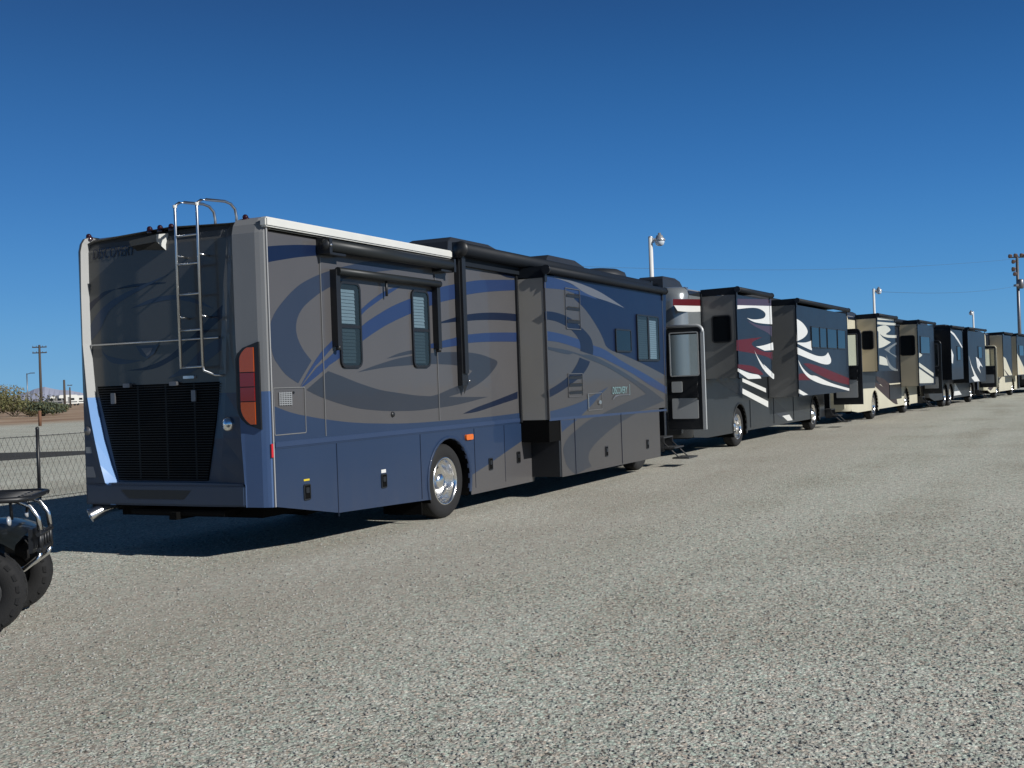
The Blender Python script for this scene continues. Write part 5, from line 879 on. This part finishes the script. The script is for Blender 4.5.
# ------------------------------------------------------------------ ground, road, mountains
def ground_mat(name, base, alt, dark, scale=42., patch=(.32, .30, .26), bump=.55, dirt=None):
    m, nt, bs = nodes_of(name); N = nt.nodes.new; Lk = nt.links.new
    geo = N('ShaderNodeNewGeometry')
    # domain warp so the stones are not a regular cell pattern
    nz = N('ShaderNodeTexNoise'); nz.inputs['Scale'].default_value = 60; Lk(geo.outputs['Position'], nz.inputs['Vector'])
    ad = N('ShaderNodeMixRGB'); ad.blend_type = 'LINEAR_LIGHT'; ad.inputs[0].default_value = .012; Lk(geo.outputs['Position'], ad.inputs[1]); Lk(nz.outputs['Color'], ad.inputs[2])
    v1 = N('ShaderNodeTexVoronoi'); v1.inputs['Scale'].default_value = scale; Lk(ad.outputs[0], v1.inputs['Vector'])
    v2 = N('ShaderNodeTexVoronoi'); v2.inputs['Scale'].default_value = scale*.42; v2.feature = 'F1'; Lk(ad.outputs[0], v2.inputs['Vector'])
    sep = N('ShaderNodeSeparateColor'); Lk(v1.outputs['Color'], sep.inputs[0])
    r1 = N('ShaderNodeValToRGB'); e = r1.color_ramp.elements
    e[0].position = 0; e[0].color = (*dark, 1); e[1].position = 1; e[1].color = (*[min(1, c*1.45) for c in base], 1)
    for p, c in ((.12, alt), (.35, base), (.6, [c*1.08 for c in alt]), (.82, [c*1.15 for c in base])):
        k = e.new(p); k.color = (*c, 1)
    Lk(sep.outputs[0], r1.inputs[0])
    # hue drift of single stones: pinkish to greenish
    hs = N('ShaderNodeMix'); hs.data_type = 'RGBA'; hs.blend_type = 'MULTIPLY'; hs.inputs[0].default_value = .85
    r2 = N('ShaderNodeValToRGB'); e2 = r2.color_ramp.elements; e2[0].color = (1.0, .83, .76, 1); e2[1].color = (.80, .97, .92, 1); e2.new(.5).color = (1, 1, 1, 1)
    Lk(sep.outputs[1], r2.inputs[0]); Lk(r1.outputs[0], hs.inputs[6]); Lk(r2.outputs[0], hs.inputs[7])
    # gaps between stones are darker
    gp = N('ShaderNodeMapRange'); gp.inputs[1].default_value = .25; gp.inputs[2].default_value = .75; gp.inputs[3].default_value = 1.; gp.inputs[4].default_value = .66; Lk(v1.outputs['Distance'], gp.inputs[0])
    gm = N('ShaderNodeMix'); gm.data_type = 'RGBA'; gm.blend_type = 'MULTIPLY'; gm.inputs[0].default_value = 1; Lk(hs.outputs[2], gm.inputs[6]); Lk(gp.outputs[0], gm.inputs[7])
    # larger patches, tracks
    n2 = N('ShaderNodeTexNoise'); n2.inputs['Scale'].default_value = .35; n2.inputs['Detail'].default_value = 6; Lk(geo.outputs['Position'], n2.inputs['Vector'])
    mp = N('ShaderNodeMapping'); mp.inputs['Scale'].default_value = (.10, .9, 1); Lk(geo.outputs['Position'], mp.inputs['Vector'])
    n3 = N('ShaderNodeTexNoise'); n3.inputs['Scale'].default_value = 1.; n3.inputs['Detail'].default_value = 4; Lk(mp.outputs[0], n3.inputs['Vector'])
    av = N('ShaderNodeMath'); av.operation = 'ADD'; Lk(n2.outputs['Fac'], av.inputs[0]); Lk(n3.outputs['Fac'], av.inputs[1])
    r3 = N('ShaderNodeValToRGB'); e3 = r3.color_ramp.elements; e3[0].position = .38; e3[0].color = (.82, .785, .74, 1); e3[1].position = .62; e3[1].color = (1.08, 1.08, 1.06, 1)
    hv = N('ShaderNodeMath'); hv.operation = 'MULTIPLY'; hv.inputs[1].default_value = .5; Lk(av.outputs[0], hv.inputs[0]); Lk(hv.outputs[0], r3.inputs[0])
    pm = N('ShaderNodeMix'); pm.data_type = 'RGBA'; pm.blend_type = 'MULTIPLY'; pm.inputs[0].default_value = 1; Lk(gm.outputs[2], pm.inputs[6]); Lk(r3.outputs[0], pm.inputs[7])
    # speckle that still reads at a distance
    n6 = N('ShaderNodeTexNoise'); n6.inputs['Scale'].default_value = 11.; n6.inputs['Detail'].default_value = 7; n6.inputs['Roughness'].default_value = .82; Lk(geo.outputs['Position'], n6.inputs['Vector'])
    m6 = N('ShaderNodeMapRange'); m6.inputs[1].default_value = .34; m6.inputs[2].default_value = .66; m6.inputs[3].default_value = .76; m6.inputs[4].default_value = 1.24; Lk(n6.outputs['Fac'], m6.inputs[0])
    sp = N('ShaderNodeMix'); sp.data_type = 'RGBA'; sp.blend_type = 'MULTIPLY'; sp.inputs[0].default_value = 1; Lk(pm.outputs[2], sp.inputs[6]); Lk(m6.outputs[0], sp.inputs[7])
    out = sp.outputs[2]
    if dirt:
        sy = N('ShaderNodeSeparateXYZ'); Lk(geo.outputs['Position'], sy.inputs[0])
        ab = N('ShaderNodeMath'); ab.operation = 'ADD'; ab.inputs[1].default_value = .9; Lk(sy.outputs[1], ab.inputs[0])
        a2 = N('ShaderNodeMath'); a2.operation = 'ABSOLUTE'; Lk(ab.outputs[0], a2.inputs[0])
        near = N('ShaderNodeMapRange'); near.inputs[1].default_value = .6; near.inputs[2].default_value = 3.2; near.inputs[3].default_value = .28; near.inputs[4].default_value = 0; Lk(a2.outputs[0], near.inputs[0])
        sm = N('ShaderNodeMath'); sm.operation = 'ADD'; Lk(near.outputs[0], sm.inputs[0]); Lk(hv.outputs[0], sm.inputs[1])
        wr = N('ShaderNodeMapRange'); wr.inputs[1].default_value = .52; wr.inputs[2].default_value = .74; wr.inputs[4].default_value = .6; Lk(sm.outputs[0], wr.inputs[0])
        brk = N('ShaderNodeMath'); brk.operation = 'MULTIPLY'; Lk(wr.outputs[0], brk.inputs[0])
        n5 = N('ShaderNodeTexNoise'); n5.inputs['Scale'].default_value = 9.; n5.inputs['Detail'].default_value = 6; Lk(geo.outputs['Position'], n5.inputs['Vector'])
        m5 = N('ShaderNodeMapRange'); m5.inputs[1].default_value = .35; m5.inputs[2].default_value = .6; m5.inputs[3].default_value = .35; Lk(n5.outputs['Fac'], m5.inputs[0]); Lk(m5.outputs[0], brk.inputs[1])
        bd_ = N('ShaderNodeMix'); bd_.data_type = 'RGBA'; bd_.inputs[7].default_value = (.34, .30, .255, 1); Lk(brk.outputs[0], bd_.inputs[0]); Lk(out, bd_.inputs[6]); out = bd_.outputs[2]
    if dirt:   # the lot gives way to bare dirt far behind the fence (world Y)
        sx = N('ShaderNodeSeparateXYZ'); Lk(geo.outputs['Position'], sx.inputs[0])
        w = N('ShaderNodeMath'); w.operation = 'MULTIPLY_ADD'; w.inputs[1].default_value = 8.; Lk(n2.outputs['Fac'], w.inputs[0]); Lk(sx.outputs[1], w.inputs[2])
        rg = N('ShaderNodeMapRange'); rg.inputs[1].default_value = 62.; rg.inputs[2].default_value = 72.; Lk(w.outputs[0], rg.inputs[0])
        nd = N('ShaderNodeTexNoise'); nd.inputs['Scale'].default_value = .12; nd.inputs['Detail'].default_value = 8; Lk(geo.outputs['Position'], nd.inputs['Vector'])
        rd = N('ShaderNodeValToRGB'); ed = rd.color_ramp.elements; ed[0].position = .35; ed[0].color = (.24, .155, .10, 1); ed[1].position = .65; ed[1].color = (.42, .32, .23, 1); Lk(nd.outputs['Fac'], rd.inputs[0])
        dm = N('ShaderNodeMix'); dm.data_type = 'RGBA'; Lk(rg.outputs[0], dm.inputs[0]); Lk(out, dm.inputs[6]); Lk(rd.outputs[0], dm.inputs[7]); out = dm.outputs[2]
    Lk(out, bs.inputs['Base Color']); bs.inputs['Roughness'].default_value = .92; bs.inputs['Specular IOR Level'].default_value = .15
    hh = N('ShaderNodeMath'); hh.operation = 'MULTIPLY'; hh.inputs[1].default_value = -1.; Lk(v1.outputs['Distance'], hh.inputs[0])
    h2 = N('ShaderNodeMath'); h2.operation = 'MULTIPLY_ADD'; h2.inputs[1].default_value = -.5; Lk(v2.outputs['Distance'], h2.inputs[0]); Lk(hh.outputs[0], h2.inputs[2])
    bp = N('ShaderNodeBump'); bp.inputs['Strength'].default_value = bump; bp.inputs['Distance'].default_value = .012; Lk(h2.outputs[0], bp.inputs['Height']); Lk(bp.outputs[0], bs.inputs['Normal'])
    M[name] = m
GR = dict(base=(.575, .585, .535), alt=(.49, .50, .455), dark=(.17, .168, .155))
ground_mat('gravel_ground', GR['base'], GR['alt'], GR['dark'], 47., bump=.6, dirt=True)
ground_mat('asphalt', (.075, .075, .075), (.06, .06, .06), (.04, .04, .04), 60, bump=.3)
def sheet(name, pts, z, m):
    o = MB().face([(x, y, z) for x, y in pts], m).build(name); o['kind'] = 'structure'; return o
sheet('ground', [(-12000, -12000), (14000, -12000), (14000, 14000), (-12000, 14000)], 0, 'gravel_ground')
sheet('road', [(19.5, 18.6), (16.3, 20.3), (13.9, 20.95), (4, 24), (-10, 28.5), (-40, 38), (-40, 50), (-8, 38.5), (8, 31), (17.5, 25.4), (18.3, 22.4)], .004, 'asphalt')
# loose stones that stick out of the gravel near the camera
ST = []
for k, c in enumerate(((.33, .33, .305), (.27, .27, .245), (.31, .27, .24), (.13, .13, .12), (.27, .29, .265))):
    M['stone%d' % k] = mat('gravel_stone_%s' % 'abcde'[k], c, .9, var=.2, scale=9.); ST.append('stone%d' % k)
def stones(n):
    ph = (1+5**.5)/2
    iv = np.array([(-1,ph,0),(1,ph,0),(-1,-ph,0),(1,-ph,0),(0,-1,ph),(0,1,ph),(0,-1,-ph),(0,1,-ph),(ph,0,-1),(ph,0,1),(-ph,0,-1),(-ph,0,1)])/1.9
    it = np.array([(0,11,5),(0,5,1),(0,1,7),(0,7,10),(0,10,11),(1,5,9),(5,11,4),(11,10,2),(10,7,6),(7,1,8),(3,9,4),(3,4,2),(3,2,6),(3,6,8),(3,8,9),(4,9,5),(2,4,11),(6,2,10),(8,6,7),(9,8,1)])
    fx, fy = math.cos(R(26.155)), math.sin(R(26.155))
    dep = 4.2+9.5*rng.random(n)**1.6; lat = (rng.random(n)*2-1)*dep*.52
    x = -9.15+fx*dep+fy*lat; y = -7.28+fy*dep-fx*lat
    s = .0045+.0065*rng.random(n)**2.5
    th = rng.random(n)*6.28; ct, st = np.cos(th), np.sin(th)
    v = iv[None]*(1+.35*(rng.random((n, 12, 1))-.5))*s[:, None, None]*np.stack([1+.5*rng.random(n), .75+.3*rng.random(n), .5+.35*rng.random(n)], 1)[:, None, :]
    vx = v[..., 0]*ct[:, None]-v[..., 1]*st[:, None]+x[:, None]; vy = v[..., 0]*st[:, None]+v[..., 1]*ct[:, None]+y[:, None]; vz = v[..., 2]+(s*.28)[:, None]
    V = np.stack([vx, vy, vz], -1).reshape(-1, 3); F = (it[None]+12*np.arange(n)[:, None, None]).reshape(-1, 3)
    me = bpy.data.meshes.new('loose_gravel'); me.vertices.add(len(V)); me.vertices.foreach_set('co', V.ravel().astype(np.float32))
    me.loops.add(F.size); me.loops.foreach_set('vertex_index', F.ravel().astype(np.int32)); me.polygons.add(len(F)); me.polygons.foreach_set('loop_start', np.arange(0, F.size, 3, dtype=np.int32))
    for k in ST: me.materials.append(M[k])
    mi = rng.choice(5, n, p=(.34, .30, .12, .10, .14)); me.polygons.foreach_set('material_index', np.repeat(mi, 20).astype(np.int32))
    me.update(); me.validate()
    o = bpy.data.objects.new('loose_gravel', me); COL.objects.link(o); o['kind'] = 'stuff'; o['label'] = 'loose grey gravel stones covering the lot in the foreground'; o['category'] = 'gravel'
stones(26000)
# mountains along the horizon
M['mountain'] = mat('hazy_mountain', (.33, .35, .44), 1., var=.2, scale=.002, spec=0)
mm = MB(); prev = None; rows = [[], [], []]
for i in range(440):
    u = -700+i*5; dep = 6500
    hgt = 62*max(0, math.exp(-((u-55)/26.)**2)*.95+math.exp(-((u-25)/20.)**2)*.45)+18*max(0, math.sin(i*.13)+.6*math.sin(i*.31+1))+random.uniform(0, 9)+8*math.sin(i*.9)
    if 85 < u < 900: hgt *= .5
    p = cam_pt(u, dep); q = cam_pt(u, dep+500); w_ = cam_pt(u, dep-500)
    rows[0].append((w_[0], w_[1], -2)); rows[1].append((p[0], p[1], hgt)); rows[2].append((q[0], q[1], -2))
mm.grid(rows, 'mountain', False); o = mm.build('mountains'); o['kind'] = 'structure'

# ------------------------------------------------------------------ light, sky, camera
SUN_EL, SUN_AZ = 29.0, -7.0         # height; tilt of the sun from square-on to the row (negative: a little from behind)
sun = bpy.data.lights.new('sun', 'SUN'); sun.energy = 5.0; sun.angle = R(.53); sun.color = (1., .975, .93)
so = bpy.data.objects.new('sun', sun); COL.objects.link(so)
d = Vector((math.sin(R(SUN_AZ))*math.cos(R(SUN_EL)), -math.cos(R(SUN_AZ))*math.cos(R(SUN_EL)), math.sin(R(SUN_EL))))
so.rotation_euler = (-d).to_track_quat('-Z', 'Y').to_euler(); so.location = d*60
w = bpy.data.worlds.new('World'); scene.world = w; w.use_nodes = True; nt = w.node_tree; bg = nt.nodes['Background']
sky = nt.nodes.new('ShaderNodeTexSky'); sky.sky_type = 'NISHITA'; sky.sun_disc = False
sky.sun_elevation = R(SUN_EL); sky.sun_rotation = R(180-SUN_AZ); sky.altitude = 250; sky.air_density = 1.0; sky.dust_density = .3; sky.ozone_density = 2.5
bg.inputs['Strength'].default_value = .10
# clear desert sky deepened with height; unseen top darkened and greyed to cut fill light
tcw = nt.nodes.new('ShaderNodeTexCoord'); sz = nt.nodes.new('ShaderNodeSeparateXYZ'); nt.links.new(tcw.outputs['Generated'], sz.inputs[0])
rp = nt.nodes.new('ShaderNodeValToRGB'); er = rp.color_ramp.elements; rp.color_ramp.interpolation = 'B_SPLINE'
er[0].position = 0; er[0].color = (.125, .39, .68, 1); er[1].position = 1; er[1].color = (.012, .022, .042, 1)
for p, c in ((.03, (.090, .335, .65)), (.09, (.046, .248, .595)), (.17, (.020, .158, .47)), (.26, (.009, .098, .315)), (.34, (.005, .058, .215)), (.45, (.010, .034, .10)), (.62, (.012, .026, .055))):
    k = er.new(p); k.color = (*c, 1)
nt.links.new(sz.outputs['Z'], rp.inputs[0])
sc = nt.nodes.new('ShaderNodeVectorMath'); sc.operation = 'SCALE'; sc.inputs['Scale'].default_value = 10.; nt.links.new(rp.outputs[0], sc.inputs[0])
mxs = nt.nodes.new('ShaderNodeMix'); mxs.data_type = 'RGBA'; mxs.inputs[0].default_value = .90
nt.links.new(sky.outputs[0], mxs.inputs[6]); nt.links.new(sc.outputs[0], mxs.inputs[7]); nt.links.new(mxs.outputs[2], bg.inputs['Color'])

cam = bpy.data.cameras.new('camera'); co = bpy.data.objects.new('camera', cam); COL.objects.link(co); scene.camera = co
cam.sensor_fit = 'HORIZONTAL'; cam.sensor_width = 36; cam.lens = 36*1121.74/1024; cam.clip_start = .1; cam.clip_end = 40000
yaw, pitch, roll = R(26.155), R(.011), R(-2.011)
f = Vector((math.cos(pitch)*math.cos(yaw), math.cos(pitch)*math.sin(yaw), math.sin(pitch))); r0 = Vector((math.sin(yaw), -math.cos(yaw), 0)); u0 = r0.cross(f)
rt = r0*math.cos(roll)+u0*math.sin(roll); up = -r0*math.sin(roll)+u0*math.cos(roll)
m4 = Matrix((( rt.x, up.x, -f.x, -9.15), (rt.y, up.y, -f.y, -7.282), (rt.z, up.z, -f.z, 1.734), (0,0,0,1)))
co.matrix_world = m4
scene.view_settings.view_transform = 'Standard'; scene.view_settings.look = 'None'; scene.view_settings.exposure = 0; scene.view_settings.gamma = 1
scene.cycles.use_denoising = True
